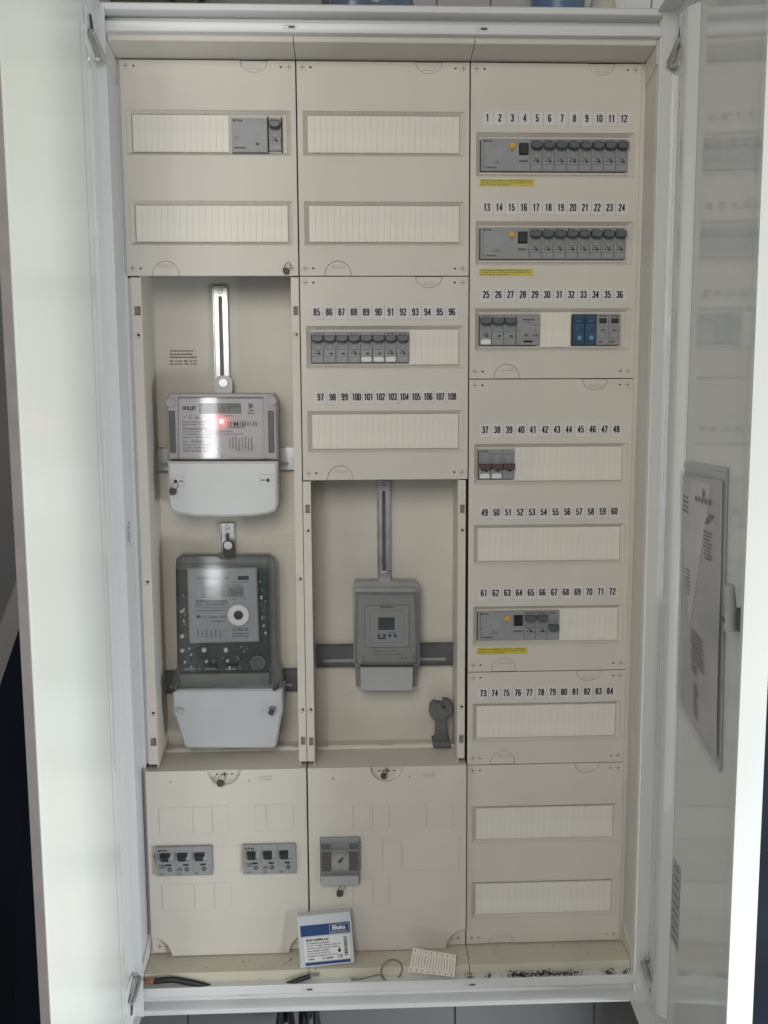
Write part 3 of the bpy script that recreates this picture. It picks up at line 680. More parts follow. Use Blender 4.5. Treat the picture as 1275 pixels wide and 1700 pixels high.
o = breaker(3, [False]*3, 'brown', tabs=(0, 1), label='three-pole breaker with brown levers switched down under numbers 37 to 39'); o.location = (0.5162, YD, 0.7725)
o = breaker(3, [True]*3, label='three-pole breaker with grey levers up under numbers 85 to 87'); o.location = (0.2665, YD, 0.9475)
o = breaker(3, [True]*3, tabs=(1, 2), label='three-pole breaker with two white tabs under numbers 88 to 90'); o.location = (0.2665+3*MOD, YD, 0.9475)
o = breaker(1, [True], tabs=(0,), label='single breaker with a white tab under number 91'); o.location = (0.2665+6*MOD, YD, 0.9475)
o = breaker(1, [True], label='single breaker with grey tab under number 92, right end of its row'); o.location = (0.2665+7*MOD, YD, 0.9475)
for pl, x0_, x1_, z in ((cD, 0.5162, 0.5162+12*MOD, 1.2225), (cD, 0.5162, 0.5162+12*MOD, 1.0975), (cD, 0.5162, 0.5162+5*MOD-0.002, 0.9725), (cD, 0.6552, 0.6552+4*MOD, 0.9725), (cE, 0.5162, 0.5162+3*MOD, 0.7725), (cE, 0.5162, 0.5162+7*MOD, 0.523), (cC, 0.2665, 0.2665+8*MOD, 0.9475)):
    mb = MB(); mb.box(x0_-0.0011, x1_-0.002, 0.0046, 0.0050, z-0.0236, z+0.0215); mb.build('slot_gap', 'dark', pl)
# top left: wide device + breaker
t = thing('surge_monitor', 'wide flat grey three-module device in the top left plate', 'rail device', (0.1565, YD, 1.2475))
mb = MB(); mb.slab(rect(0.0, 0.0515, -0.0235, 0.0235), [], -0.0015, 0.014, 0.0007); b = mb.build('body', 'grey', t, local=True)
mb = MB(); mb.box(0.0345, 0.0395, -0.0028, -0.0013, -0.0135, -0.0105, 0.0004); mb.build('indicator', 'black', t, local=True)
mb = MB(); y = -0.0017
mb.textfit('E·T·N', 0.0025, 0.0185, 0.0030, y, 0.05, 1.3, -1); mb.textfit('ZP-NHK', 0.003, -0.004, 0.0016, y, 0, 1, -1); mb.textfit('6A 230V', 0.004, -0.0068, 0.0012, y, 0, 1, -1); mb.textfit('6kV', 0.004, -0.0096, 0.0012, y, 0, 1, -1)
mb.textfit('Z-USA/230 24-240V', 0.003, -0.0185, 0.0022, y, 0.05, 0.62, -1); mb.build('print', 'ink', b, local=True, smooth=0)
o = breaker(1, [True], label='single breaker at the right end of the top left plate'); o.location = (0.2098, YD, 1.2490)
mb = MB(); mb.box(0.2079, 0.2096, 0.0005, 0.004, 1.2245, 1.2735); mb.box(0.2280, 0.2292, 0.0005, 0.004, 1.2245, 1.2735); mb.build('slot_gap', 'dark', cA)
# bell transformer
t = thing('bell_transformer', 'grey bell transformer covered in small print between breaker and blanking ribs', 'transformer', (0.5162+3*MOD+0.0006, YD, 0.9725))
w_ = 0.0345
mb = MB(); mb.slab(rr(0, w_, -0.0226, 0.0226, 0.0012, 3), [], -0.0020, 0.014, 0.0007); b = mb.build('body', 'grey', t, local=True)
mb = MB(); y = -0.0022
mb.textfit('Honeywell', w_*0.52, 0.0135, 0.0024, y, 0.05, 1.15); mb.textfit('D780', w_*0.5, 0.0095, 0.0018, y, 0, 1.1); mb.textfit('0  8 12 24V', w_*0.5, 0.0182, 0.0014, y, 0, 1.2)
mb.textfit('CE', w_*0.84, -0.0100, 0.0034, y, 0.02, 1.1); mb.textfit('VDE', w_*0.42, -0.0095, 0.0026, y, 0.05, 0.9)
for cx, cz in ((0.004, -0.0010), (0.0275, -0.0010)): mb.ring(cx, cz, 0.0016, 0.0020, y, y+0.0001, 14)
mb.ring(0.0245, -0.0082, 0.0011, 0.0014, y, y+0.0001, 12)
for u0, u1, v0, v1 in ((0.0250, 0.0295, 0.0058, 0.0088), (0.0028, 0.0058, -0.0100, -0.0070)):
    for q in ((u0, u1, v0, v0+0.0003), (u0, u1, v1-0.0003, v1), (u0, u0+0.0003, v0+0.0003, v1-0.0003), (u1-0.0003, u1, v0+0.0003, v1-0.0003)): mb.box(q[0], q[1], y, y+0.0001, q[2], q[3])
mb.textfit('~230V 50Hz 12VA', w_*0.5, -0.0128, 0.0013, y, 0, 1); mb.box(0.0105, 0.0240, y-0.0003, y+0.0001, -0.0190, -0.0158)
mb.textfit('T40', 0.005, -0.0180, 0.0014, y); mb.textfit('8V', 0.0295, -0.0180, 0.0014, y)
mb.build('print', 'ink', b, local=True, smooth=0)
# blue surge relays and two grey impulse relays
def small_relay(name, bodymat, label, blue, x):
    t = thing(name, label, 'relay', (x, YD, 0.9725))
    a, b_ = 0.0002, MOD-0.0002
    mb = MB(); mb.slab(rect(a, b_, -0.0226, 0.0226), [], -0.0015, 0.014, 0.0005)
    b = mb.build('body', bodymat, t, local=True); y = -0.0017
    if blue:
        mb = MB(); mb.slab(rr(0.0024, 0.0152, 0.0085, 0.0155, 0.001, 3), [], -0.0030, -0.0012, 0.0006); mb.build('rocker', 'blue', t, local=True)
        mb = MB(); mb.cyl(0.0100, -0.0122, 0.0034, -0.0028, -0.0014, 16); mb.m = 1; mb.ring(0.0100, -0.0122, 0.0034, 0.0040, -0.0022, -0.0014, 18); mb.build('dial', ['bluelt', 'blue'], t, local=True)
        mb = MB(); mb.textfit('Eltako', 0.0088, 0.0110, 0.0022, -0.0032, 0, 0.8); mb.box(0.002, 0.0155, y, y+0.0001, 0.0062, 0.0066)
        mb.ring(0.0100, -0.0122, 0.0058, 0.0061, y, y+0.0001, 18, 0.3, 2.8)
        mb.textfit('ER12', 0.007, 0.0015, 0.0018, y); mb.textfit('230V', 0.007, -0.0020, 0.0014, y); mb.build('print', 'bluelt', b, local=True, smooth=0)
    else:
        mb = MB(); mb.slab(rr(0.0036, 0.0142, 0.0094, 0.0162, 0.0008, 3), [], -0.0042, -0.0012, 0.0008); mb.build('switch', 'black', t, local=True)
        mb = MB(); mb.textfit('E·T·N', 0.0090, 0.0184, 0.0026, y, 0.05, 1.2); mb.textfit('o    o', 0.0090, 0.0055, 0.0018, y); mb.box(0.0025, 0.0160, y, y+0.0001, 0.0036, 0.0039)
        mb.textfit('RIAC', 0.0095, -0.0020, 0.0022, y, 0.05, 0.9); mb.textfit('Z-SC', 0.0060, -0.0195, 0.0026, y, 0.04, 0.95)
        for q in ((0.0028, 0.0152, -0.0130, -0.0127), (0.0028, 0.0152, -0.0040, -0.0037), (0.0028, 0.0031, -0.0127, -0.0040), (0.0149, 0.0152, -0.0127, -0.0040)): mb.box(q[0], q[1], y, y+0.0001, q[2], q[3])
        mb.build('print', 'ink', b, local=True, smooth=0)
    return t
xs = 0.6552
small_relay('blue_relay', 'blue', 'left one of the two blue dial modules under number 33', True, xs)
small_relay('blue_relay', 'blue', 'right one of the two blue dial modules, beside the black-switch relays', True, xs+MOD)
small_relay('impulse_relay', 'grey', 'grey relay with a small black switch directly right of the blue modules', False, xs+2*MOD)
small_relay('impulse_relay', 'grey', 'grey relay with a small black switch at the right end under number 36', False, xs+3*MOD)

# ------------------------------------------------------------------ open meter fields: trays, side rails
YB = 0.085
def tray(x0, z0, z1, label, xa, xb, rails, feats):
    t = thing('meter_tray', label, 'meter tray', (x0+0.125, YB, z0))
    mb = MB(); mb.box(x0+0.001, x0+0.249, YB, YB+0.003, z0-0.01, z1+0.02); mb.build('back_plate', 'tray', t)
    for s, x in ((1, xa), (-1, xb)):
        mb = MB(); A = [(x, 0.004, z0-0.01), (x+s*-0.002, YB-0.0001, z0-0.01), (x+s*-0.004, YB-0.0001, z0-0.01), (x-s*0.002, 0.004, z0-0.01)]
        B = [(p[0], p[1], z1+0.01) for p in A]
        mb.loft([A, B] if s > 0 else [A[::-1], B[::-1]]); mb.build('side_wall', 'tray', t)
    return t
tL = tray(0.0, 0.305, 1.05, 'deep cream tray in the left field behind the two electricity meters', 0.0200, 0.2385, None, None)
tM = tray(0.25, 0.305, 0.75, 'deep cream tray in the middle field behind the grey timer', 0.2622, 0.4850, None, None)
def rail(x0, x1, z0, z1, squares, rounds, par):
    holes = []
    for z in squares: holes.append(rect(x0+0.0035, x1-0.0015, z-0.0065, z+0.0065))
    for z, dx in rounds: holes.append([((x0+x1)/2+dx+0.0042*math.cos(2*math.pi*i/16), z+0.0042*math.sin(2*math.pi*i/16)) for i in range(16)])
    mb = MB(); mb.slab(rect(x0, x1, z0, z1), holes, 0.0, 0.0035, 0.0004); o = mb.build('side_rail', 'cream', par)
    for z, dx in rounds:
        cx = (x0+x1)/2+dx
        mb = MB(); mb.cyl(cx, z, 0.0040, 0.0012, 0.0034, 16); mb.m = 1; mb.cyl(cx+0.0012, z+0.0006, 0.0019, 0.0006, 0.0012, 12); mb.build('screw', ['tray', 'black'], o)
    for z in squares:
        mb = MB(); mb.box(x0+0.0035, x1-0.0015, 0.0036, 0.0046, z-0.0065, z+0.0065); mb.build('slot_back', 'groove', o)
zz = lambda py, px=240: W(px, py, 0.0).z
rail(0.0055, 0.0200, 0.3115, 1.0485, [zz(516), zz(1232)], [(zz(557), 0), (zz(967), 0), (zz(1185), 0.001)], tL)
rail(0.2375, 0.2494, 0.3115, 1.0485, [zz(516, 492), zz(1230, 503)], [(zz(556, 494), 0), (zz(962, 502), 0), (zz(1179, 504), 0)], tL)
rail(0.2502, 0.2622, 0.3115, 0.7490, [zz(845, 513), zz(1231, 516)], [(zz(882, 512), 0), (zz(1179, 515), 0)], tM)
rail(0.4845, 0.4965, 0.3115, 0.7490, [zz(845, 765), zz(1227, 765)], [(zz(881, 765), 0), (zz(1174, 766), 0)], tM)
# faint embossed rectangles and cable guides on the back plates
def emboss(px0, px1, py0, py1, par, w_=0.0006):
    a = W(px0, py1, YB); b = W(px1, py0, YB); mb = MB()
    mb.slab(rect(a.x, b.x, a.z, b.z), [rect(a.x+w_, b.x-w_, a.z+w_, b.z-w_)], YB-0.0007, YB+0.0001); mb.build('embossed_outline', 'tray', par)
emboss(425, 480, 494, 511, tL); emboss(436, 489, 889, 904, tL); emboss(691, 742, 810, 826, tM); emboss(576, 701, 1109, 1150, tM)
emboss(256, 262, 696, 742, tL); emboss(260, 266, 783, 812, tL); emboss(524, 530, 998, 1070, tM); emboss(748, 754, 1000, 1068, tM); emboss(269, 275, 1082, 1112, tL); emboss(275, 279, 1150, 1190, tL)
# torque note sticker
a = W(280, 612, YB); b = W(328, 578, YB); mb = MB(); mb.box(a.x, b.x, YB-0.0005, YB, a.z, b.z); s = mb.build('torque_note', 'tray', tL)
mb = MB()
for i, (l, e) in enumerate((('Alle Klemmenverschraubungen', 321), ('sind mit dem erforderlichen', 319), ('Drehmoment fest anzuziehen', 327), ('M4...1,5 Nm  M6...4,5 Nm', 327), ('M5...3,0 Nm  M8...10 Nm', 327))):
    py = 582.5+i*5+(1.8 if i > 2 else 0); mb.tpx(l, 282, e, py-1.6, py+2.0, YB-0.0007, 0.03)
mb.build('print', 'ink', s, smooth=0)

# ------------------------------------------------------------------ lower connection covers
def lower(x0, label, knocks, gripx, slotx, holesx, corner, zt):
    Y0 = -0.008; t = thing('connection_cover', label, 'cover plate', (x0+0.125, Y0, 0), 'lower connection covers')
    X0, X1, Z0 = x0+0.001, x0+0.2488, -0.001
    def q(cx, sg, r=0.031, n=10):   # concave quarter cut at a bottom corner
        return [(cx+sg*r*math.sin(math.pi/2*i/n), Z0+r*1.0*math.cos(math.pi/2*i/n)) for i in range(n+1)]
    left = q(X0, 1) if 'l' in corner else [(X0, Z0)]
    right = q(X1, -1)[::-1] if 'r' in corner else [(X1, Z0)]
    outer = left + right + [(X1, zt)] + half(gripx, zt, 0.0255, 0.0235, -1)[::-1] + [(X0, zt)]
    holes = [[(hx+0.0011*math.cos(2*math.pi*i/10), zt-0.017+0.0011*math.sin(2*math.pi*i/10)) for i in range(10)] for hx in holesx]
    mb = MB(); mb.slab(outer, holes, Y0, Y0+0.004, 0.0008); mb.build('plate', 'cream', t)
    # recessed half-moon dish
    mb = MB(); P = half(gripx, zt+0.0002, 0.0250, 0.0230, -1); Q = half(gripx, zt+0.0002, 0.0215, 0.0185, -1)
    mb.loft([[(p[0], Y0+0.0015, p[1]) for p in P], [(p[0], Y0+0.0055, p[1]) for p in Q]], False, True); g = mb.build('finger_grip', 'cream', t)
    mb = MB(); zc = zt-0.0085; mb.box(gripx-0.0055, gripx+0.0055, Y0+0.0048, Y0+0.0056, zc-0.0006, zc+0.0006); mb.box(gripx-0.0006, gripx+0.0006, Y0+0.0046, Y0+0.0056, zc-0.004, zc+0.004)
    mb.box(gripx-0.0135, gripx-0.0100, Y0+0.0046, Y0+0.0056, zc-0.0008, zc+0.0008); mb.box(gripx+0.0100, gripx+0.0135, Y0+0.0046, Y0+0.0056, zc-0.0008, zc+0.0008); mb.build('screw', 'dark', g)
    mb = MB(); z = zt-0.0145
    mb.box(slotx-0.0095, slotx+0.0095, Y0-0.0018, Y0+0.0004, z+0.001, z+0.0038, 0.0007)
    for k in range(7): mb.box(slotx-0.0092+k*0.0027, slotx-0.0078+k*0.0027, Y0-0.0009, Y0+0.0004, z-0.0038, z+0.001, 0.0003)
    mb.build('ribbed_slot', 'cream', t)
    for x in corner:
        cx = X0+0.011 if x == 'l' else X1-0.011; s = 1 if x == 'l' else -1
        mb = MB(); mb.box(min(cx-s*0.0112, cx+s*0.021), max(cx-s*0.0112, cx+s*0.021), 0.0005, 0.003, 0.0, 0.031); c_ = mb.build('corner_base', 'cream', t)
        mb = MB(); mb.box(cx-0.004, cx+0.004, 0.0001, 0.0007, 0.0105, 0.0115); mb.box(cx-0.0005, cx+0.0005, -0.0001, 0.0007, 0.007, 0.015); mb.box(cx+s*0.0095, cx+s*0.0125, -0.0001, 0.0007, 0.0103, 0.0117); mb.build('screw', 'groove', c_)
    for (a, b_, c_, d_) in knocks:
        p = W(a, d_, Y0); q_ = W(b_, c_, Y0)
        mb = MB(); x_0, x_1, z_0, z_1 = p.x, q_.x, p.z, q_.z
        mb.slab(rect(x_0, x_1, z_0, z_1), [], Y0-0.0009, Y0+0.0002, 0.0005); mb.build('knockout', 'cream', t)
    # ledge on top, running back to the tray
    mb = MB(); pr = [(Y0+0.0042, zt-0.0004), (0.058, zt+0.0035), (0.060, zt+0.0075), (YB-0.0005, zt+0.0075), (YB-0.0005, zt-0.002), (Y0+0.0042, zt-0.004)][::-1]
    mb.loft([[(X0, y, z) for y, z in pr][::-1], [(X1, y, z) for y, z in pr][::-1]]); mb.build('ledge', 'cream', t)
    for u0, u1 in ((X0+0.03, X0+0.115), (X0+0.135, X1-0.022)):
        mb = MB(); mb.box(u0, u1, 0.0595, 0.0625, zt+0.0072, zt+0.0098, 0.0008); mb.build('ledge_bead', 'cream', t)
    for yb_, xx in ((0, 0),): pass
    return t
gx = W(372, 1290, -0.008).x
lower(0.0, 'bottom left connection cover with two black-toggle main switches', [
    (265, 319, 1340, 1384), (321.5, 351, 1339, 1383), (353.5, 380, 1337, 1382), (424, 441, 1336, 1380), (443.5, 487, 1335, 1379),
    (354.5, 402, 1403, 1444), (270, 322, 1467, 1511), (324, 355, 1466, 1510), (357, 384, 1465, 1509)], gx, W(441, 1295, -0.008).x, (W(283, 1300, -0.008).x, W(413, 1297, -0.008).x), 'lr', 0.3035)
gx2 = W(642, 1280, -0.008).x
lower(0.25, 'bottom middle connection cover with one clear-fronted fuse switch and a seal', [
    (533, 586, 1335, 1377), (589, 618, 1334, 1376), (620.5, 646, 1333, 1375), (691, 708, 1331, 1374), (710.5, 752, 1331, 1373),
    (599, 635, 1390, 1447), (637, 667, 1396, 1438), (669, 762, 1388, 1444), (535, 586, 1459, 1504), (589, 619, 1458, 1503), (621.5, 646, 1457, 1502)],
    gx2, W(711, 1288, -0.008).x, (W(553, 1296, -0.008).x, W(680, 1292, -0.008).x), 'lr', 0.3035)

# main switches (three toggles)
def main_switch(px0, px1, pyt, pyb, label, open_):
    Y0 = -0.008; p = W(px0, pyb, Y0); q = W(px1, pyt, Y0); w_ = q.x-p.x; h = q.z-p.z
    t = thing('main_switch', label, 'main switch', (p.x, Y0, p.z), 'main switches in the bottom left cover')
    ks = [w_*(0.075+0.305*k) for k in range(3)]
    mb = MB(); holes = [rect(a, a+w_*0.235, h*0.52, h*0.80) for a in ks]
    mb.slab(rect(0, w_, 0, h), holes, -0.006, 0.0005, 0.0008); mb.box(0.001, w_-0.001, -0.0016, 0.0, h*0.50, h*0.82); b = mb.build('body', 'grey', t, local=True)
    for a in ks:
        mb = MB(); mb.box(a+w_*0.115, a+w_*0.232, -0.0064, -0.0016, h*0.535, h*0.79, 0.0006); mb.build('toggle_frame', 'lgrey', t, local=True)
        mb = MB(); mb.slab(rect(a+w_*0.03, a+w_*(0.155 if open_ else 0.165), h*0.56, h*0.75), [], -0.0125, -0.0016, 0.0012)
        mb.box(a+w_*0.005, a+w_*(0.19 if open_ else 0.17), -0.0105, -0.0045, h*0.68, h*0.80, 0.0012); mb.build('toggle', 'black', t, local=True)
    mb = MB(); y = -0.0062
    mb.textfit('E·T·N', w_*0.045, h*0.855, h*0.065, y, 0.06, 1.3, -1)
    for k, a in enumerate(ks):
        mb.textfit('L%d' % (k+1), a+w_*0.01, h*0.06, h*0.065, y, 0.03, 1.0, -1)
        mb.box(a+w_*0.10, a+w_*0.20, y, y+0.0002, h*0.355, h*0.415); cx = a+w_*0.165
        mb.ring(cx, h*0.235, h*0.045, h*0.075, y, y+0.0002, 16); mb.cyl(cx, h*0.235, h*0.022, y, y+0.0002, 8)
    for k in range(3): mb.textfit('LS-HSXE25A'[:9-k], ks[0]-w_*0.02, h*(0.375-k*0.055), h*0.04, y, 0.02, 0.95, -1)
    for k in range(3):
        x = ks[1]+w_*0.015+k*w_*0.030; mb.box(x, x+w_*0.004, y, y+0.0002, h*0.16, h*0.34); mb.add([(x, y, h*0.30), (x-w_*0.016, y, h*0.20), (x+w_*0.004, y, h*0.20)], [(0, 1, 2)])
    mb.build('print', 'ink', b, local=True, smooth=0)
    mb = MB()
    for a in ks[1:]: mb.box(a-w_*0.027, a-w_*0.024, y-0.0001, y+0.0002, 0.0006, h-0.0006)
    mb.build('pole_joint', 'lever', b, local=True)
    return t
main_switch(261, 352.5, 1402, 1452, 'three-pole main switch with black toggles and chipped left edge, left of the pair', True)
main_switch(404.5, 491.5, 1398.5, 1449, 'three-pole main switch with black toggles, right of the pair', False)
mb = MB(); a = W(257, 1421, -0.0085)
mb.cyl(a.x+0.003, a.z, 0.0055, -0.0105, -0.0078, 14); mb.box(a.x-0.0005, a.x+0.006, -0.0100, -0.0078, a.z-0.012, a.z+0.004, 0.0008); tag(mb.build('seal_lug', 'clear'), 'small clear plastic seal lug at the left edge of the left main switch', 'seal')
# fuse switch with clear cover and seal
Y0 = -0.008; p = W(532, 1466, Y0); q = W(597, 1388, Y0); w_ = q.x-p.x; h = q.z-p.z
t = thing('fuse_switch', 'grey fuse switch under a clear hinged cover in the bottom middle plate', 'fuse switch', (p.x, Y0, p.z))
mb = MB(); mb.box(0, w_, -0.005, 0.0005, 0, h, 0.0009); mb.box(w_, w_+0.0022, -0.001, 0.0004, h*0.30, h*0.90); mb.build('body', 'grey', t, local=True)
mb = MB(); mb.box(w_*0.045, w_*0.285, -0.0056, -0.0049, h*0.29, h*0.73); mb.box(w_*0.73, w_*0.955, -0.0056, -0.0049, h*0.29, h*0.73); mb.m = 1
mb.box(w_*0.045, w_*0.285, -0.0056, -0.0049, h*0.77, h*0.88); mb.box(w_*0.73, w_*0.955, -0.0056, -0.0049, h*0.77, h*0.88); mb.build('side_window', ['brown', 'lever'], t, local=True)
mb = MB(); arch = [(w_*0.285, h*0.30), (w_*0.73, h*0.30)] + [(w_*(0.5075+0.2225*math.cos(math.pi*i/12)), h*(0.60+0.14*math.sin(math.pi*i/12))) for i in range(13)]
mb.slab(arch, [], -0.0075, -0.0050, 0.0006); f = mb.build('front_arch', 'arch', t, local=True)
mb = MB(); y = -0.0077; n = 12
mb.ring(w_*0.5, h*0.53, h*0.165, h*0.18, y, y+0.0002, 20, 0.5, 2.64)
mb.cyl(w_*0.50, h*0.525, h*0.035, y-0.002, y, 12); mb.cyl(w_*0.57, h*0.585, h*0.022, y-0.001, y, 12); mb.box(w_*0.515, w_*0.565, y-0.0006, y, h*0.545, h*0.575)
mb.cyl(w_*0.315, h*0.37, h*0.012, y, y+0.0002, 8); mb.cyl(w_*0.70, h*0.37, h*0.012, y, y+0.0002, 8); mb.cyl(w_*0.315, h*0.325, h*0.012, y, y+0.0002, 8); mb.cyl(w_*0.70, h*0.325, h*0.012, y, y+0.0002, 8)
mb.box(w_*0.35, w_*0.66, y, y+0.0002, h*0.315, h*0.322); mb.textfit('0  D02  1', w_*0.5, h*0.34, h*0.03, y)
mb.build('print', 'black', f, local=True, smooth=0)
mb = MB(); mb.textfit('TYTAN 63A D02', w_*0.5, h*0.835, h*0.028, -0.0052, 0, 0.9); mb.build('print', 'lgrey', f, local=True, smooth=0)
mb = MB(); mb.box(w_*0.01, w_*0.99, -0.0125, -0.0110, h*0.23, h*0.95, 0.0005); mb.box(w_*0.01, w_*0.04, -0.0109, -0.0052, h*0.23, h*0.95); mb.box(w_*0.96, w_*0.99, -0.0109, -0.0052, h*0.23, h*0.95)
mb.build('clear_cover', 'clear3', t, local=True)
mb = MB(); mb.box(w_*0.03, w_*0.97, -0.0122, -0.0052, h*0.02, h*0.225, 0.0008); mb.build('cover_foot', 'lgrey', t, local=True)
mb = MB(); mb.box(w_*0.04, w_*0.96, -0.0109, -0.0060, h*0.752, h*0.766); mb.build('cover_bar', 'lgrey', t, local=True)
def seal(px, py, y, r, label, loops=True, ang=0.0):
    c = W(px, py, y); t = thing('lead_seal', label, 'seal', (c.x, y, c.z-r))
    mb = MB(); n = 12; P = [(c.x+r*math.cos(2*math.pi*i/n+ang)*(1+0.12*math.sin(5*i)), c.z+0.9*r*math.sin(2*math.pi*i/n+ang)*(1+0.1*math.cos(3*i))) for i in range(n)]
    mb.slab(P, [], y-0.003, y+0.001, 0.001); mb.build('lead_disc', 'seal', t)
    mb = MB(); mb.tube([(c.x-r*0.5, y-0.0005, c.z+r*0.6), (c.x-r*0.3, y-0.002, c.z+r*1.8), (c.x+r*0.9, y-0.002, c.z+r*2.6), (c.x+r*1.5, y-0.001, c.z+r*1.9), (c.x+r*0.8, y-0.0005, c.z+r*0.5)], 0.0005, 5)
    mb.build('seal_wire', 'seal', t); return t
seal(366, 1300, -0.013, 0.0062, 'round dark lead seal hanging in the half-moon grip of the bottom left cover')
seal(637, 1288, -0.010, 0.0052, 'small dark lead seal in the half-moon grip of the bottom middle cover', ang=0.5)
seal(564, 1483, -0.012, 0.0058, 'dark lead seal dangling below the clear-fronted fuse switch')
seal(475, 450, -0.004, 0.0050, 'crumpled dark seal at the lower right corner of the top left plate', ang=0.3)

# ------------------------------------------------------------------ mounting hardware on the trays
def bracket(px, py0, py1, w_, label, slot=True, foot=True, zinc='zinc'):
    y = YB-0.003; a = W(px, py1, y); b = W(px, py0, y); cx = (a.x+b.x)/2
    t = thing('slotted_bracket', label, 'bracket', (cx, y, a.z), 'slotted metal hanging brackets')
    L = b.z-a.z; sl = rr(cx-w_*0.13, cx+w_*0.13, a.z+L*0.02+0.006, b.z-0.016, w_*0.12, 4)
    mb = MB(); mb.slab(rect(cx-w_/2, cx+w_/2, a.z, b.z), [sl], y-0.002, y+0.002, 0.0006); mb.box(cx-w_/2, cx-w_/2+0.002, y-0.0045, y-0.0019, a.z, b.z, 0.0005); mb.box(cx+w_/2-0.002, cx+w_/2, y-0.0045, y-0.0019, a.z, b.z, 0.0005)
    mb.build('slotted_bar', zinc, t)
    mb = MB(); mb.box(cx-w_*0.12, cx+w_*0.12, y+0.0021, y+0.0026, a.z+0.008, b.z-0.018); mb.build('slot_back', 'lever', t)
    mb = MB(); mb.cyl(cx, b.z-0.008, 0.0036, y-0.0045, y-0.0015, 14, 0.0046); mb.m = 1; mb.box(cx-0.0028, cx+0.0028, y-0.0050, y-0.0042, b.z-0.0084, b.z-0.0076); mb.build('screw', ['zinc', 'seal'], t)
    return t, cx, a.z
bracket(368, 474, 668, 0.0235, 'long slotted zinc bracket above the meter with the red light')
bracket(378.5, 868, 935, 0.0235, 'short slotted bracket between the two electricity meters')
bracket(637.5, 797, 980, 0.0220, 'long shiny slotted bracket above the grey timer')
def hanger(px, py, y, w_, matn, label):
    c = W(px, py, y); t = thing('hanger_tab', label, 'hanger', (c.x, y, c.z-0.012))
    mb = MB(); mb.slab(rr(c.x-w_/2, c.x+w_/2, c.z-0.020, c.z+w_*0.42, w_*0.38, 5), [], y-0.001, y+0.0015, 0.0005); mb.build('tab', matn, t)
    mb = MB(); mb.ring(c.x, c.z, 0.0034, 0.0064, y-0.0035, y-0.001, 20); mb.cyl(c.x, c.z, 0.0034, y-0.0030, y-0.001, 14); mb.cyl(c.x, c.z, 0.0016, y-0.0045, y-0.003, 10); mb.build('screw', 'zinc', t); return t
hanger(371, 636, 0.070, 0.0280, 'terminal', 'white plastic hanging tab with bright screw on top of the red-lit meter')
hanger(639, 955, 0.072, 0.0180, 'zinc', 'rounded steel hanging tab with screw on top of the grey timer')
hanger(379, 905, 0.066, 0.0180, 'seal', 'dark steel hanging tab with screw on top of the green-board meter')
def hrail(px0, px1, py0, py1, label, matn='rail', slotp=0.42):
    y = YB-0.006; a = W(px0, py1, y); b = W(px1, py0, y); t = thing('mounting_rail', label, 'mounting rail', (a.x, y, a.z), 'horizontal metal rails the meters are screwed to')
    h = b.z-a.z; L = b.x-a.x; s1 = rr(a.x+0.011, a.x+L*0.42, a.z+h*0.18, a.z+h*0.33, h*0.07, 4); s2 = rr(b.x-L*0.42, b.x-0.011, a.z+h*0.18, a.z+h*0.33, h*0.07, 4)
    mb = MB(); mb.slab(rect(a.x, b.x, a.z, b.z), [s1, s2], y-0.001, y+0.001, 0.0004); mb.box(a.x, b.x, y-0.004, y-0.0011, b.z-0.0015, b.z, 0.0004); mb.box(a.x, b.x, y-0.004, y-0.0011, a.z, a.z+0.0015, 0.0004)
    mb.build('channel', matn, t)
    mb = MB(); mb.box(a.x+0.01, b.x-0.01, y+0.0012, y+0.002, a.z+h*0.16, a.z+h*0.35); mb.build('slot_back', 'lgrey', t)
hrail(257, 491, 741, 782, 'zinc rail crossing behind the meter with the red light', 'zinc')
hrail(270, 496, 1109, 1150, 'dark zinc rail crossing behind the green-board meter')
hrail(525, 752, 1066, 1107, 'dark zinc rail crossing behind the grey timer')

# ------------------------------------------------------------------ meter 1 (red light)
yf = 0.030
c = W(366, 858, yf); t = thing('electricity_meter', 'light electricity meter with glowing red light and kWh display, upper of the two', 'electricity meter', (c.x, 0.05, c.z))
def pslab(mb, pts, y0, y1, ch=0.0008, holes=()): mb.slab(poly(pts, y0), [poly(h, y0) for h in holes], y0, y1, ch)
mb = MB(); pslab(mb, [(284, 652), (455, 652), (461, 664), (462, 768), (278, 768), (276, 664)], 0.048, 0.080, 0.002); mb.build('base', 'mauve', t)
mb = MB(); y1_ = 0.030
pslab(mb, [(276, 660), (281, 652), (455, 652), (460, 660), (462, 764), (279, 764)], y1_, 0.0479, 0.0025, [[(295, 660), (437, 660), (438, 763), (296, 763)]]); mb.build('housing_rim', 'mauve', t)
mb = MB(); mb.bpx(294, 438, 659, 764, 0.0345, 0.047); fp = mb.build('faceplate', 'lcd_face', t)
Yp = 0.0341
mb = MB(); mb.bpx(331, 400, 669, 687, Yp, 0.036); l = mb.build('display', 'lcd', fp)
mb = MB(); mb.tpx('000569', 334, 383, 670.5, 685, Yp-0.0002, -0.01); mb.tpx('kWh', 384, 399, 671, 678, Yp-0.0002); mb.build('digits', 'segment', fp, smooth=0)
mb = MB(); yy = Yp-0.0001
mb.tpx('HOLLEY', 303, 326, 674, 681, yy, 0.05); mb.tpx('CE', 377, 385, 700, 707, yy); mb.tpx('M16', 389, 406, 700.5, 707, yy, 0.02); mb.tpx('0120', 409, 427, 700, 707, yy); mb.tpx('2016', 411, 422, 684, 688, yy)
mb.tpx('Drehstromzähler', 304, 345, 709, 714, yy); mb.tpx('HOLLEY TECHNOLOGY LTD', 303, 351, 699, 702, yy); mb.tpx('Elektronischer Zähler', 303, 341, 703, 706, yy)
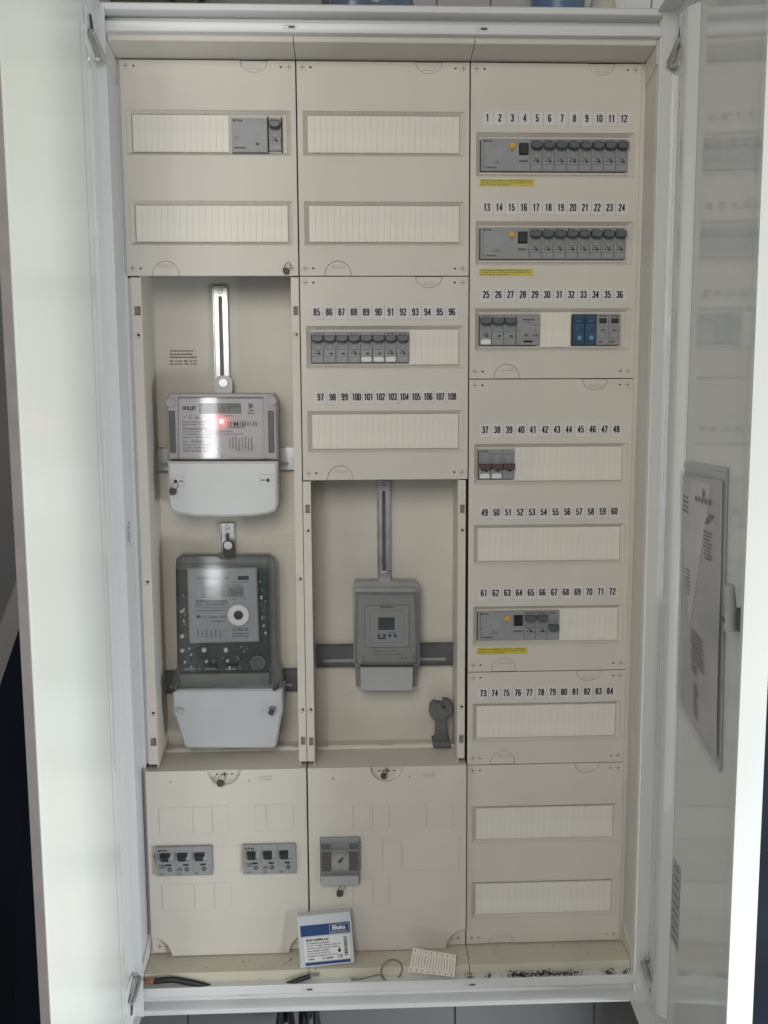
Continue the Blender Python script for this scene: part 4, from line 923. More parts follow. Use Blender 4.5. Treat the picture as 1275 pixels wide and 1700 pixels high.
for i, (l_, x1) in enumerate((('Typ: DTS541    TMP: DE-16-MI003', 386), ('3x230/400V  0,25-5(60)A  50Hz  10.000 Imp/kWh', 403), ('Klasse A  -25°C / +55°C', 350))): mb.tpx(l_, 304, x1, 715+i*4.4, 718.5+i*4.4, yy)
for i, (l_, x1) in enumerate((('Nr.:  10745566', 338), ('Eigentum des Netzbetreibers', 352), ('01 HLY 10 0053 8215', 345), ('1EMH 00 0420 2141', 345))): mb.tpx(l_, 304, x1, 731+i*5.2, 735+i*5.2, yy)
mb.tpx('Y  □  @', 304, 330, 690, 696, yy); mb.tpx('12345678901234', 377, 406, 708.5, 711, yy); mb.tpx('Imp/kWh', 372, 386, 689, 692, yy)
mb.bpx(414, 421, 680.5, 682, yy, yy+0.0003)
for (x0_, x1_, y0_, y1__) in ((388, 407, 698.8, 699.4), (388, 407, 707.8, 708.4), (387.6, 388.2, 699, 708), (407, 407.6, 699, 708)): mb.bpx(x0_, x1_, y0_, y1__, yy, yy+0.0003)
for k in range(4): mb.bpx(413+k*2.1, 414+k*2.1, 669+k*0.5, 679-k, yy, yy+0.0003)
mb.build('print', 'ink', fp, smooth=0)
mb = MB()
for k in range(8): mb.bpx(381+k*5.2, 381.6+k*5.2, 728-(k % 3)*2, 742+(k % 4)*2.4, yy, yy+0.0003)
for k in range(4): mb.bpx(379+k*1.5, 425, 741+k*2.6, 741.5+k*2.6, yy, yy+0.0003)
mb.build('wiring_diagram', 'inkgrey', fp)
c = W(367.5, 699.5, Yp); mb = MB(); mb.cyl(c.x, c.z, 0.0026, Yp-0.0026, Yp, 14, 0.0030); mb.build('signal_light', 'led', t)
for px, py in ((283, 669), (452, 666)):
    c = W(px, py, 0.029); mb = MB(); mb.cyl(c.x, c.z, 0.0065, 0.0265, 0.031, 20, 0.0070); mb.build('corner_button', 'lgrey', t)
for px in (285, 449):
    mb = MB(); mb.bpx(px-3, px+5, 682, 752, 0.0288, 0.031, 0.0008); mb.build('side_window', 'lever', t)
mb = MB(); bt = [(278, 766), (461, 766), (461, 838), (457, 848), (445, 853), (415, 857), (370, 858), (325, 857), (296, 853), (284, 848), (279, 838)]
pslab(mb, bt, 0.022, 0.078, 0.0035); tc = mb.build('terminal_cover', 'terminal', t)
for px, py in ((292, 799), (445, 797)):
    c = W(px, py, 0.0215); s = 1 if px < 350 else -1
    mb = MB(); mb.slab(rr(c.x-0.013, c.x+0.013, c.z-0.0085, c.z+0.0085, 0.003), [rr(c.x-0.0125, c.x+0.0125, c.z-0.008, c.z+0.008, 0.0027)], 0.0212, 0.0222)
    mb.build('screw_boss', 'terminal', tc)
    mb = MB(); mb.cyl(c.x, c.z, 0.0046, 0.0195, 0.0222, 16); mb.m = 1; mb.cyl(c.x, c.z, 0.0030, 0.0188, 0.0196, 12); mb.box(c.x+s*0.004, c.x+s*0.011, 0.0212, 0.0222, c.z-0.0007, c.z+0.0007); mb.build('screw', ['paper', 'seal'], tc)
mb = MB(); pts = [(295, 658), (438, 658), (439, 764), (295, 764)]
pslab(mb, pts, 0.0300, 0.0312, 0.0006); mb.build('clear_window', 'clear1', t)
seal(287, 816, 0.018, 0.0060, 'dark lead seal hanging from the left screw of the red-lit meter')

# ------------------------------------------------------------------ meter 2 (green board, clear housing)
c = W(380, 1243, 0.03); t = thing('electricity_meter', 'clear-housed electricity meter showing a green circuit board, lower of the two', 'electricity meter', (c.x, 0.05, c.z))
oc = [(300, 921), (362, 921), (368, 926), (388, 926), (394, 921), (446, 921), (455, 928), (458, 945), (461, 1095), (466, 1108), (470, 1120), (469, 1146), (286, 1146), (286, 1122), (294, 1108), (291, 945), (292, 928)]
mb = MB(); pslab(mb, oc, 0.060, 0.079, 0.002); mb.build('base', 'smoke', t)
mb = MB(); mb.bpx(297, 444, 944, 1112, 0.050, 0.052); pb = mb.build('circuit_board', 'pcb', t)
random.seed(11); mb = MB()
for k in range(60):
    x = random.choice([random.uniform(298, 309), random.uniform(430, 442)] + [random.uniform(300, 440)]*2); y = random.uniform(948, 1075) if (x < 309 or x > 430) else random.uniform(1070, 1110)
    s = random.uniform(1.0, 3.2); mb.m = random.choice((0, 1, 2, 2)); mb.bpx(x, x+s, y, y+s*random.uniform(0.8, 2), 0.047-random.random()*0.004, 0.0502, 0.0003)
for px, py, r in ((303, 1080, 0.0030), (339, 1079, 0.0036), (375, 1079, 0.0034), (307, 1099, 0.0018), (343, 1098, 0.0022), (378, 1097, 0.0022), (303, 1056, 0.003), (302, 1015, 0.0022)):
    c = W(px, py, 0.045); mb.m = 0; mb.cyl(c.x, c.z, r, 0.043, 0.0502, 12)
for px in (318, 352, 386):
    mb.m = 2; mb.bpx(px-12, px+7, 1108, 1112, 0.046, 0.0502, 0.0004); mb.m = 1
    for k in range(5): mb.bpx(px-11+k*4, px-8.5+k*4, 1103, 1110, 0.045, 0.0502, 0.0003)
mb.build('component', ['paper', 'black', 'lgrey'], pb)
mb = MB(); c = W(428, 1100, 0.046); mb.cyl(c.x, c.z, 0.0105, 0.044, 0.0502, 24); mb.m = 1; mb.ring(c.x, c.z, 0.0105, 0.0112, 0.0435, 0.046, 24); mb.build('buzzer', ['lever', 'lgrey'], pb)
mb = MB(); mb.slab(poly([(310, 944), (426, 943), (430, 1066), (314, 1069)], 0.036), [], 0.036, 0.043, 0.002); fp = mb.build('faceplate', 'face2', t)
Yp = 0.0357
mb = MB(); mb.bpx(317, 419, 950, 1061, Yp, 0.0362, 0.0002); mb.build('inner_plate', 'face2', fp)
mb = MB(); mb.bpx(334, 404, 973, 992, Yp-0.0012, 0.036, 0.0004); mb.build('display', 'lcd', fp)
mb = MB(); mb.tpx('00 18834', 363, 402, 977, 988, Yp-0.0014, 0.0); mb.build('digits', 'segment', fp, smooth=0)
yy = Yp-0.0002; mb = MB()
for l_, a, b_, c_, d_ in (('VEOH  DELTA', 325, 380, 957, 963), ('10/20(100) A   3 x 230/400 V   1.000 Imp/kWh', 326, 412, 965, 969), ('Zählwerk 1.8.0  kWh', 330, 400, 969.5, 972.5), ('Eigentum   Betreiber', 385, 411, 993, 996), ('0002 1 1ISK 00000 4721 5', 324, 378, 1001, 1006), ('*1ISK0047215334*', 325, 377, 1007.5, 1010), ('Drehstromzähler MT174', 326, 375, 1012, 1015), ('Kl. A   Baujahr 2008', 333, 375, 1022, 1027), ('ISKRAEMECO', 352, 374, 1030, 1033), ('CE', 386, 394, 1042, 1048), ('M08 1383', 396, 412, 1042, 1048), ('DE-08-MI003-PTB', 386, 413, 1050, 1053.5), ('MADE IN POLAND', 386, 413, 1054.5, 1058)):
    mb.tpx(l_, a, b_, c_, d_, yy, 0.01)
c = W(329, 1024, yy); mb.cyl(c.x, c.z, 0.0026, yy, yy+0.0003, 12)
mb.bpx(395, 413, 956, 963, yy, yy+0.0003)
for k in range(6): mb.bpx(328+k*7.5, 328.5+k*7.5, 1044+(k % 2)*3, 1058, yy, yy+0.0003)
for k in range(3): mb.bpx(328, 377, 1047+k*5.2, 1047.5+k*5.2, yy, yy+0.0003)
for k in range(22): mb.bpx(325+k*2.4, 325+k*2.4+(0.8 if k % 3 else 1.4), 996, 1000.5, yy, yy+0.0003)
mb.build('print', 'ink', fp, smooth=0)
mb = MB(); c = W(396, 1021, Yp-0.004); mb.ring(c.x, c.z, 0.0075, 0.0165, Yp-0.006, Yp, 32); o = mb.build('optical_ring', 'paper', fp)
mb = MB(); mb.cyl(c.x, c.z, 0.0076, Yp-0.0035, Yp, 24); mb.build('optical_port', 'black', fp)
# clear hood
mb = MB(); win = [(296, 938), (442, 937), (445, 1114), (297, 1116)]
pslab(mb, oc[:13] + [(286, 1146)] + oc[13:], 0.034, 0.0595, 0.003, [win]); mb.build('clear_shroud', 'clearold', t)
mb = MB(); pslab(mb, win, 0.0285, 0.0300, 0.0007); mb.build('clear_window', 'clear2', t)
mb = MB(); mb.bpx(298, 447, 1117, 1143, 0.046, 0.058, 0.001); mb.build('terminal_block', 'smoke', t)
mb = MB(); pslab(mb, [(286, 1146), (470, 1145), (470, 1184), (467, 1192), (459, 1238), (454, 1243), (311, 1243), (305, 1238), (291, 1192), (287, 1184)], 0.024, 0.078, 0.003); tc = mb.build('terminal_cover', 'terminal_b', t)
for px, py, yq in ((303, 1179, 0.0235), (456, 1177, 0.0235)):
    c = W(px, py, yq); mb = MB(); mb.cyl(c.x-0.002, c.z, 0.0045, 0.0185, 0.0242, 14); mb.box(c.x-0.008, c.x-0.002, 0.0195, 0.0242, c.z-0.002, c.z+0.004, 0.0006); mb.build('screw', 'zinc', tc)
for px, py in ((291, 1140), (458, 1138)):
    c = W(px, py, 0.030); mb = MB(); mb.tube([(c.x-0.002, 0.028, c.z-0.006), (c.x, 0.024, c.z), (c.x+0.003, 0.028, c.z+0.007)], 0.0038, 8); mb.build('clip', 'seal', t)
seal(450, 1183, 0.016, 0.0045, 'small grey seal on the right screw of the green-board meter', ang=1.0)

# ------------------------------------------------------------------ timer
c = W(641, 1147, 0.04); t = thing('time_switch', 'grey wall timer with small display and four blue buttons in the middle field', 'timer', (c.x, 0.06, c.z))
mb = MB(); pslab(mb, [(591, 966), (691, 966), (697, 972), (698, 1102), (693, 1108), (591, 1108), (587, 1102), (586, 972)], 0.050, 0.079, 0.002); mb.build('base', 'timer', t)
mb = MB(); pslab(mb, [(592, 977), (690, 977), (694, 981), (695, 1100), (690, 1104), (593, 1104), (589, 1100), (588, 981)], 0.034, 0.0499, 0.002); mb.build('housing', 'timer', t)
fo = W(606, 1075, 0.0335); fq = W(679, 1004, 0.0335)
mb = MB(); mb.slab(rr(fo.x, fq.x, fo.z, fq.z, 0.004), [], 0.0325, 0.0345, 0.0006); fp = mb.build('faceplate', 'timerface', t)
mb = MB(); mb.slab(rr(fo.x, fq.x, fo.z, fq.z, 0.004), [rr(fo.x+0.0006, fq.x-0.0006, fo.z+0.0006, fq.z-0.0006, 0.0035)], 0.0321, 0.0326)
mb.slab(rr(fo.x+0.008, fq.x-0.008, fo.z+0.0075, fq.z-0.009, 0.001, 2), [rr(fo.x+0.0083, fq.x-0.0083, fo.z+0.0078, fq.z-0.0093, 0.001, 2)], 0.0322, 0.0326); mb.build('edge_line', 'lever', fp)
mb = MB(); mb.bpx(628, 655, 1025, 1046, 0.0318, 0.0327, 0.0003); mb.build('display', 'lcd_dark', fp)
for px in (629, 638, 647, 656):
    c = W(px, 1055, 0.0318); mb = MB(); mb.cyl(c.x, c.z, 0.0025, 0.0305, 0.0326, 14); mb.build('button', 'button', fp)
mb = MB(); mb.bpx(627, 640, 1058.5, 1061, 0.0320, 0.0326); mb.tpx('theben', 631, 653, 1005.5, 1009.5, 0.0323, 0.02); mb.tpx('- + OK', 627, 658, 1049, 1051.5, 0.0323); mb.tpx('digital 20 A, 250 V ~', 620, 666, 1079, 1083, 0.0338); mb.tpx('TR 610 top 230V 50-60Hz', 620, 666, 1085, 1088, 0.0338); mb.tpx('· C € ·', 661, 680, 1091, 1094, 0.0338)
mb.build('print', 'ink', fp, smooth=0)
mb = MB(); pslab(mb, [(592, 986), (690, 986), (692, 1102), (590, 1102)], 0.0245, 0.0262, 0.0008, ); mb.build('clear_window', 'clear2', t)
mb = MB(); pslab(mb, [(590, 984), (692, 984), (694, 1104), (588, 1104)], 0.0265, 0.0339, 0.0008, [[(593, 987), (689, 987), (691, 1101), (591, 1101)]]); mb.build('window_frame', 'clearold', t)
for px, py in ((599, 1097), (686, 1095)):
    c = W(px, py, 0.024); mb = MB(); mb.cyl(c.x, c.z, 0.0036, 0.0205, 0.0255, 16, 0.0042); mb.m = 1; mb.cyl(c.x+0.0004, c.z-0.0006, 0.0014, 0.0200, 0.0206, 8); mb.build('screw', ['zinc', 'black'], t)
mb = MB(); pslab(mb, [(598, 1108), (686, 1108), (685, 1147), (599, 1147)], 0.036, 0.078, 0.001); mb.build('terminal_cover', 'timerface', t)
mb = MB(); pslab(mb, [(590, 1106), (693, 1106), (692, 1140), (591, 1140)], 0.056, 0.079, 0.001); mb.build('terminal_base', 'smoke', t)

# ------------------------------------------------------------------ plastic tool standing in the middle field
y0, y1 = 0.050, 0.068
zl = 0.3110
c = W(734, 1243, y0)
t = thing('plastic_cabinet_key', 'dark grey plastic spanner-like key standing upright in the middle field', 'tool', (c.x, 0.059, zl))
def P(pts): return poly(pts, y0)
mb = MB(); mb.slab(P([(725, 1195), (742, 1195), (745, 1232), (722, 1232)]), [], y0, y1, 0.0025)
hd = [(725, 1198), (717, 1193), (713, 1184), (714, 1173), (719, 1167), (724, 1166), (725, 1168), (734, 1168), (735, 1176), (739, 1178), (740, 1175), (736, 1172), (736, 1163), (744, 1163), (750, 1167), (753, 1174), (752, 1183), (748, 1189), (742, 1192), (741, 1198)]
mb.slab(P(hd), [], y0+0.001, y1-0.001, 0.0018); mb.build('forked_shaft', 'spanner', t)
mb = MB(); b0 = P([(719, 1230), (747, 1230), (749, 1240), (745, 1244), (722, 1244), (719, 1240)]); zmin = min(p_[1] for p_ in b0); b0 = [(a, max(zl+0.0002, b)) for a, b in b0]
mb.slab(b0, [], y0-0.005, y1+0.006, 0.002); mb.build('foot', 'spanner', t)

# ------------------------------------------------------------------ things lying on the cabinet floor
# carton leaning against the lower covers: built square-on, then tilted
pbl = W(499, 1615, -0.040); pbr = W(589, 1606, -0.040); ptl = W(491, 1540, -0.034)
wb = (pbr-pbl).length; hb = 0.0775; db = 0.022; ang = math.atan2(pbr.z-pbl.z, pbr.x-pbl.x)
zfl = -0.0055
t = thing('component_carton', 'small white and blue component box leaning on the cabinet floor', 'carton', (pbl.x, -0.040, zfl))
lean = Matrix.Rotation(math.radians(-13), 4, 'X') @ Matrix.Rotation(-0.062, 4, 'Y')
lean = Matrix.Rotation(-0.075, 4, 'Y') @ Matrix.Rotation(math.radians(-11), 4, 'X')
def bx(mb, name, mats, par, **k): mb.tr(lean); return mb.build(name, mats, par, local=True, **k)
mb = MB(); mb.box(0, wb, 0, db, 0.0, hb, 0.0009); body = bx(mb, 'box', 'boxwhite', t)
mb = MB(); mb.box(wb*0.05, wb*0.965, -0.0003, 0.0, hb*0.60, hb*0.815); bl = bx(mb, 'blue_band', 'boxblue', body)
mb = MB(); mb.box(wb*0.10, wb*0.93, -0.0003, 0.0, hb*0.035, hb*0.09); bx(mb, 'blue_band', 'boxblue', body)
mb = MB(); mb.textfit('Eltako', wb*0.76, hb*0.69, hb*0.075, -0.0006, 0.04, 1.0); mb.textfit('ELECTRONICS', wb*0.76, hb*0.635, hb*0.03, -0.0006, 0.0, 1.15)
for q in ((0.585, 0.945, 0.612, 0.617), (0.585, 0.945, 0.783, 0.788), (0.585, 0.59, 0.617, 0.783), (0.94, 0.945, 0.617, 0.783)): mb.box(wb*q[0], wb*q[1], -0.0005, -0.0003, hb*q[2], hb*q[3])
bx(mb, 'maker_name', 'paper', body, smooth=0)
mb = MB(); mb.box(wb*0.095, wb*0.93, -0.0002, 0.0, hb*0.11, hb*0.57); bx(mb, 'paper_label', 'paper', body)
mb = MB(); y = -0.0004
mb.text('EUD12NPN-UC', wb*0.14, wb*0.56, hb*0.495, hb*0.545, y, 0.05)
for i, (l_, e) in enumerate((('Stromstoß-Dimmschalter', 0.57), ('für R, L, C Lasten, dimmbare ESL und', 0.77), ('dimmbare 230V-Lampen (LED)', 0.72), ('Power MOSFET bis 500W', 0.55), ('Steuerspannung 8-230V UC', 0.57), ('Montage auf Tragschiene EN 60715', 0.69))): mb.text(l_, wb*0.145, wb*e, hb*(0.445-i*0.05), hb*(0.475-i*0.05), y, 0.025)
mb.text('1 Stück', wb*0.145, wb*0.27, hb*0.135, hb*0.170, y, 0.03); mb.text('21100800', wb*0.42, wb*0.62, hb*0.135, hb*0.170, y, 0.03); mb.text('CE', wb*0.70, wb*0.79, hb*0.135, hb*0.20, y, 0.02)
mb.cyl(wb*0.74, hb*0.275, hb*0.032, y, y+0.0002, 12); mb.add([(wb*0.725, y, hb*0.30), (wb*0.755, y, hb*0.30), (wb*0.74, y, hb*0.365)], [(0, 1, 2)])
random.seed(2)
z = hb*0.16
while z < hb*0.53:
    e = random.choice((0.004, 0.007, 0.011)); mb.box(wb*0.83, wb*0.895, y, y+0.0002, z, z+hb*e); z += hb*(e+random.choice((0.005, 0.009)))
bx(mb, 'print', 'ink', body, smooth=0)

zg = -0.0235     # bottom of the gutter in front
def onfloor(px, py, y): return W(px, py, y)
# black cable with a bared copper end
mb = MB(); pts = [onfloor(a, b_, -0.050) for a, b_ in ((256, 1629), (275, 1627), (290, 1626.5), (310, 1630), (330, 1634), (355, 1640), (400, 1647), (445, 1642), (470, 1636), (495, 1627), (515, 1620))]
def smoothp(P_, n=5):
    out = []
    for i in range(len(P_)-1):
        p0 = P_[max(i-1, 0)]; p1 = P_[i]; p2 = P_[i+1]; p3 = P_[min(i+2, len(P_)-1)]
        for k in range(n):
            t_ = k/n; out.append(0.5*((2*p1)+(p2-p0)*t_+(2*p0-5*p1+4*p2-p3)*t_*t_+(3*p1-p0-3*p2+p3)*t_**3))
    return out+[P_[-1]]
t = thing('cable_offcut', 'thick black cable offcut with bare copper end lying behind the bottom rim', 'cable', (pts[0].x, -0.050, -0.02))
mb.tube(smoothp(pts), lambda u: 0.0046 if u < 0.75 else 0.0036, 12); mb.build('sheath', 'wire', t)
mb = MB(); random.seed(4)
for k in range(7):
    a = k*0.9; dy, dz = 0.0024*math.cos(a), 0.0026*math.sin(a); p0 = pts[0]
    mb.tube([(p0.x+0.003, p0.y+dy, p0.z+dz), (p0.x-0.006, p0.y+dy*1.1, p0.z+dz*1.1+0.0004), (p0.x-0.0135, p0.y+dy*1.4, p0.z+dz*1.3-0.0006)], 0.0012, 6)
mb.build('copper_strands', 'copper', t)
e = pts[-1]; mb = MB()
for k in range(4): mb.tube([(e.x-0.002, e.y+0.001*k-0.0015, e.z+0.0006*k), (e.x+0.014, e.y+0.001*k-0.001, e.z+0.0008*k+0.0005)], 0.0009, 6)
mb.build('copper_strands', 'groove', t)
# small upright stub
a = onfloor(558, 1634, -0.049); mb = MB(); mb.tube([(a.x, -0.049, -0.0235), (a.x, -0.0485, a.z+0.0055)], 0.0017, 8); tag(mb.build('screw_stub', 'seal'), 'tiny dark pin standing behind the bottom rim beside the ring strap', 'pin')
# ring with a flat tail
c = W(650, 1611, -0.047); t = thing('wire_ring', 'grey wire ring with a twisted tail on the cabinet floor', 'ring', (c.x, -0.047, -0.0235))
mb = MB(); N = 36; r = 0.0165; ringp = [(c.x+r*math.cos(2*math.pi*i/N), -0.047+0.004*math.sin(2*math.pi*i/N+1.0), c.z+r*0.98*math.sin(2*math.pi*i/N)) for i in range(N+1)]
mb.tube(ringp, 0.0011, 8); mb.tube([(p_[0]*1.0, p_[1]-0.0016, p_[2]+0.0009) for p_ in ringp[4:30]], 0.0009, 8); mb.build('loop', 'tie', t)
mb = MB(); tl = [W(a_, b_, -0.0495) for a_, b_ in ((637, 1622), (630, 1618), (612, 1622), (596, 1626), (583, 1626))]; mb.tube(smoothp(tl), lambda u: 0.0011+0.0012*max(0, u-0.6)*2.5, 8); mb.build('tail', 'tie', t)
# marker strip comb
t0 = W(686, 1573, -0.040); t1 = W(757, 1585, -0.040); t2 = W(677, 1613, -0.056); t3 = W(755, 1622, -0.056)
t = thing('marker_comb', 'ivory comb of eight terminal marker strips lying on the cabinet floor', 'marker strip', (t2.x, -0.046, -0.008))
def comb(u, v, lift=0.0):
    a = t2.lerp(t3, u); b_ = t0.lerp(t1, u); p_ = a.lerp(b_, v); return (p_.x, p_.y-lift, p_.z+lift*0.5)
def cquad(mb, u0, u1, v0, v1, l0, l1):
    lo = [comb(u0, v0, l0), comb(u1, v0, l0), comb(u1, v1, l0), comb(u0, v1, l0)]; hi = [comb(u0, v0, l1), comb(u1, v0, l1), comb(u1, v1, l1), comb(u0, v1, l1)]
    mb.add(lo+hi, [(3, 2, 1, 0), (4, 5, 6, 7), (0, 1, 5, 4), (1, 2, 6, 5), (2, 3, 7, 6), (3, 0, 4, 7)])
mb = MB(); cquad(mb, 0, 1, 0.0, 0.22, 0, 0.0016); cquad(mb, 0, 1, 0.78, 1, 0, 0.0016); mb.build('frame', 'rib', t)
for k in range(8):
    u0 = k/8+0.006; mb = MB(); cquad(mb, u0, u0+0.113, 0.02, 0.98, 0.0017, 0.0026); mk = mb.build('marker', 'rib', t)
    mb = MB(); cquad(mb, u0+0.030, u0+0.050, 0.06, 0.16, 0.00265, 0.0028); cquad(mb, u0+0.040, u0+0.060, 0.84, 0.94, 0.00265, 0.0028); cquad(mb, u0+0.050, u0+0.062, 0.24, 0.76, 0.00265, 0.0029); mb.build('print', 'groove', mk)
# crumbs in the gutter and on the floor
random.seed(21); mb = MB()
def crumb(x, y, z, s):
    v = [(x+s*random.uniform(-1, 1), y+s*random.uniform(-1, 1), z+s*random.uniform(0, 1.2)) for _ in range(6)]
    mb.add(v, [(0, 1, 2), (0, 2, 3), (0, 3, 4), (1, 5, 2), (3, 2, 5), (4, 3, 5), (0, 4, 1), (1, 4, 5)])
for k in range(900):
    c_ = random.choice((0.58, 0.60, 0.62, 0.64, 0.66, 0.575, 0.61)) if random.random() < 0.80 else random.choice((0.715, 0.72, 0.50, 0.745, 0.53))
    x = random.gauss(c_, 0.010 if c_ < 0.7 and c_ > 0.55 else 0.004); x = min(max(x, 0.49), 0.752)
    y = random.uniform(-0.0550, -0.0465); crumb(x, y, -0.0235+max(0, random.gauss(0.0025, 0.0022)), random.uniform(0.0007, 0.0020))
for k in range(70):
    crumb(random.uniform(0.0, 0.75), random.uniform(-0.040, 0.004), -0.0045, random.uniform(0.0003, 0.0010))
for k in range(60): crumb(random.uniform(0.0, 0.75), random.uniform(-0.055, -0.046), -0.0232, random.uniform(0.0004, 0.0011))
o = mb.build('crumbs', 'crumb'); tag(o, 'black crumbs and dust along the inner bottom edge of the cabinet', 'crumbs'); o['kind'] = 'stuff'

# ------------------------------------------------------------------ things on top of the cabinet
def boxthing(name, label, cat, px0, px1, y, dep, z0, z1, matn, extra=None):
    a = W(px0, 5, y).x; b_ = W(px1, 5, y).x
    t = thing(name, label, cat, ((a+b_)/2, y+dep/2, z0))
    mb = MB(); mb.box(a, b_, y, y+dep, z0, z1, 0.002); mb.build('carton', matn, t)
    mb = MB(); mb.box(a+0.002, (a+b_)/2-0.0005, y+0.002, y+dep-0.002, z1, z1+0.002, 0.0005); mb.build('flap', matn, t)
    mb = MB(); mb.box((a+b_)/2+0.0005, b_-0.002, y+0.002, y+dep-0.002, z1, z1+0.002, 0.0005); mb.build('flap', matn, t)
    return t
ZT2 = 1.3990
boxthing('cardboard_box', 'dark brown cardboard box on the left of the cabinet top', 'box', 186, 332, 0.01, 0.10, ZT2, 1.50, 'olive')
boxthing('grey_carton', 'grey carton standing behind the left door on the cabinet top', 'box', 100, 184, 0.03, 0.09, ZT2, 1.49, 'board')
def lathe(mb, cx, cy, prof, n=28):
    mb.loft([[(cx+r*math.cos(2*math.pi*i/n), cy+r*math.sin(2*math.pi*i/n), z) for i in range(n)][::-1] for r, z in prof])
a = W(890, 5, 0.02); b_ = W(986, 5, 0.02); r = (b_.x-a.x)/2; cx = (a.x+b_.x)/2
t = thing('blue_bucket', 'glossy blue plastic bucket on the right of the cabinet top', 'bucket', (cx, 0.066, ZT2))
mb = MB(); lathe(mb, cx, 0.066, [(r*0.86, ZT2), (r*0.93, ZT2+0.05), (r, ZT2+0.12), (r*0.9, ZT2+0.12), (r*0.8, ZT2+0.004)]); mb.build('pail', 'bucket', t)
mb = MB(); lathe(mb, cx, 0.066, [(r*1.0, ZT2+0.116), (r*1.08, ZT2+0.117), (r*1.08, ZT2+0.125), (r*1.0, ZT2+0.126)]); mb.build('rim', 'bucket', t)
a = W(990, 5, 0.03); b_ = W(1030, 5, 0.03); r = (b_.x-a.x)/2; cx = (a.x+b_.x)/2
t = thing('white_bottle', 'small white plastic bottle beside the blue bucket on the cabinet top', 'bottle', (cx, 0.06, ZT2))
mb = MB(); lathe(mb, cx, 0.06, [(r*1.2, ZT2), (r*1.25, ZT2+0.004), (r*1.25, ZT2+0.04), (r*1.1, ZT2+0.055), (r*0.55, ZT2+0.09), (r*0.5, ZT2+0.10)]); mb.build('flask', 'bottle', t)
mb = MB(); lathe(mb, cx, 0.06, [(r*0.6, ZT2+0.1005), (r*0.6, ZT2+0.118), (r*0.5, ZT2+0.12)]); mb.build('cap', 'paper', t)
# crumpled plastic bag: folded sheet heap
random.seed(9); mb = MB(); a = W(540, 5, 0.02).x; b_ = W(702, 5, 0.02).x; nx, nz = 22, 12; cy = 0.07; rings = []
for i in range(nx+1):
    u = i/nx; hgt = 0.115*(math.sin(math.pi*min(1, 0.08+u*0.9))**0.5)*(0.75+0.25*math.sin(u*9)); rad = 0.045*(math.sin(math.pi*(0.04+0.92*u))**0.6)
    rings.append([(a+(b_-a)*u, cy+rad*math.cos(math.pi*2*j/14)*(1+0.15*random.uniform(-1, 1)), ZT2+hgt*(0.5+0.5*math.sin(math.pi*2*j/14))*(1+0.06*random.uniform(-1, 1))) for j in range(14)])
mb.loft([r_[::-1] for r_ in rings]); tag(mb.build('plastic_bag', 'bag', smooth=50), 'crumpled blue-grey plastic bag in the middle of the cabinet top', 'bag')
# grey bin and a coiled cord
t = thing('grey_crate', 'pale grey plastic crate between cardboard box and bag on the cabinet top', 'crate', (W(430, 5, 0.05).x, 0.09, ZT2))
a = W(334, 5, 0.05).x; b_ = W(536, 5, 0.05).x
mb = MB(); mb.box(a, b_, 0.05, 0.13, ZT2, ZT2+0.10, 0.003); mb.build('tub', 'board', t)
mb = MB(); mb.box(a-0.003, b_+0.003, 0.047, 0.133, ZT2+0.1002, ZT2+0.108, 0.002); mb.build('lid', 'lgrey', t)
c = W(312, -8, 0.0); mb = MB()
for q in range(3): mb.tube([(c.x+(0.028+q*0.002)*math.cos(2*math.pi*i/28), -0.004-q*0.004, 1.446+(0.030+q*0.002)*math.sin(2*math.pi*i/28)+0.006) for i in range(29)], 0.0018, 6)
tag(mb.build('cord_loop', 'wire'), 'loop of black cord on the cabinet top in front of the cardboard box', 'cord')

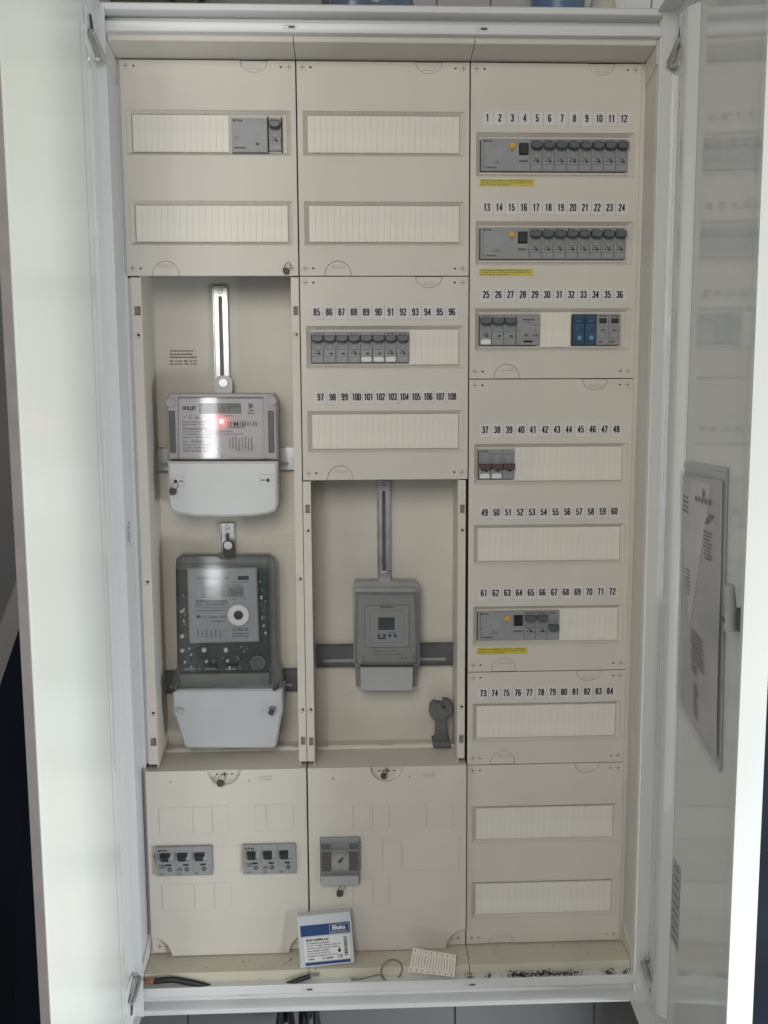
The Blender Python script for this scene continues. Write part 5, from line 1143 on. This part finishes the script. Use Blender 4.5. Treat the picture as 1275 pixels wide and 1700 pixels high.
# ------------------------------------------------------------------ things beyond the doors and below
a = W(486, 1690, 0.08); t = thing('black_gloves', 'tangle of black cable hanging on the wall under the cabinet', 'cable', (a.x, 0.10, -0.2))
t.name = 'cable_tangle'; ORG['cable_tangle'] = Vector((a.x, 0.10, -0.2))
mb = MB(); random.seed(14)
for k in range(6):
    cx_ = a.x+random.uniform(-0.004, 0.028); w2 = random.uniform(0.012, 0.034); tp = random.uniform(-0.118, -0.094); yy_ = 0.075+0.009*k
    P_ = [Vector((cx_-w2*math.cos(math.pi*q/8)+0.006*math.sin(q*1.3+k), yy_+0.006*math.sin(q+k), -0.21+(tp+0.21)*math.sin(math.pi*q/8)**0.7)) for q in range(9)]
    mb.tube(smoothp(P_, 5), 0.0045, 8)
mb.build('cable', 'wire', t)
mb = MB(); mb.box(a.x+0.0, a.x+0.016, 0.10, 0.1455, -0.125, -0.115, 0.002); mb.build('wall_hook', 'seal', t)
# grey box trunking on the wall under the cabinet
# left side: rear grey board and navy mats leaning
def slabpoly(name, pts, y0, y1, matn, label, cat, fold=None):
    P_ = poly(pts, y0); t = thing(name, label, cat, (sum(p_[0] for p_ in P_)/len(P_), (y0+y1)/2, -0.75))
    mb = MB(); mb.slab(P_, [], y0, y1, 0.004); mb.build('sheet', matn, t); return t
mb = MB(); mb.box(-1.3, -1.28, -1.2, 0.15, -0.75, 2.2); o = struct(mb.build('left_wall', 'wallside'))
t = slabpoly('leaning_board', [(60, 1000), (60, 2100), (-260, 2100), (-260, 1700), (28, 956)], 0.00, 0.03, 'board', 'grey board leaning beyond the left cabinet door', 'board')
t = slabpoly('navy_mat', [(120, 1010), (120, 2100), (-200, 2100), (-200, 1720), (33, 1036)], -0.06, -0.02, 'navy', 'dark navy foam mat leaning beside the left cabinet door', 'mat')
t2_ = slabpoly('navy_mat', [(120, 1300), (120, 2100), (20, 2100), (24, 1500), (50, 1240)], -0.12, -0.07, 'navy', 'narrower navy mat standing in front of the leaning navy mat', 'mat')
t = slabpoly('dark_screen', [(1230, 1030), (1500, 960), (1500, 2100), (1230, 2100)], -0.10, -0.06, 'navy', 'dark navy panel standing behind the right cabinet door', 'panel')
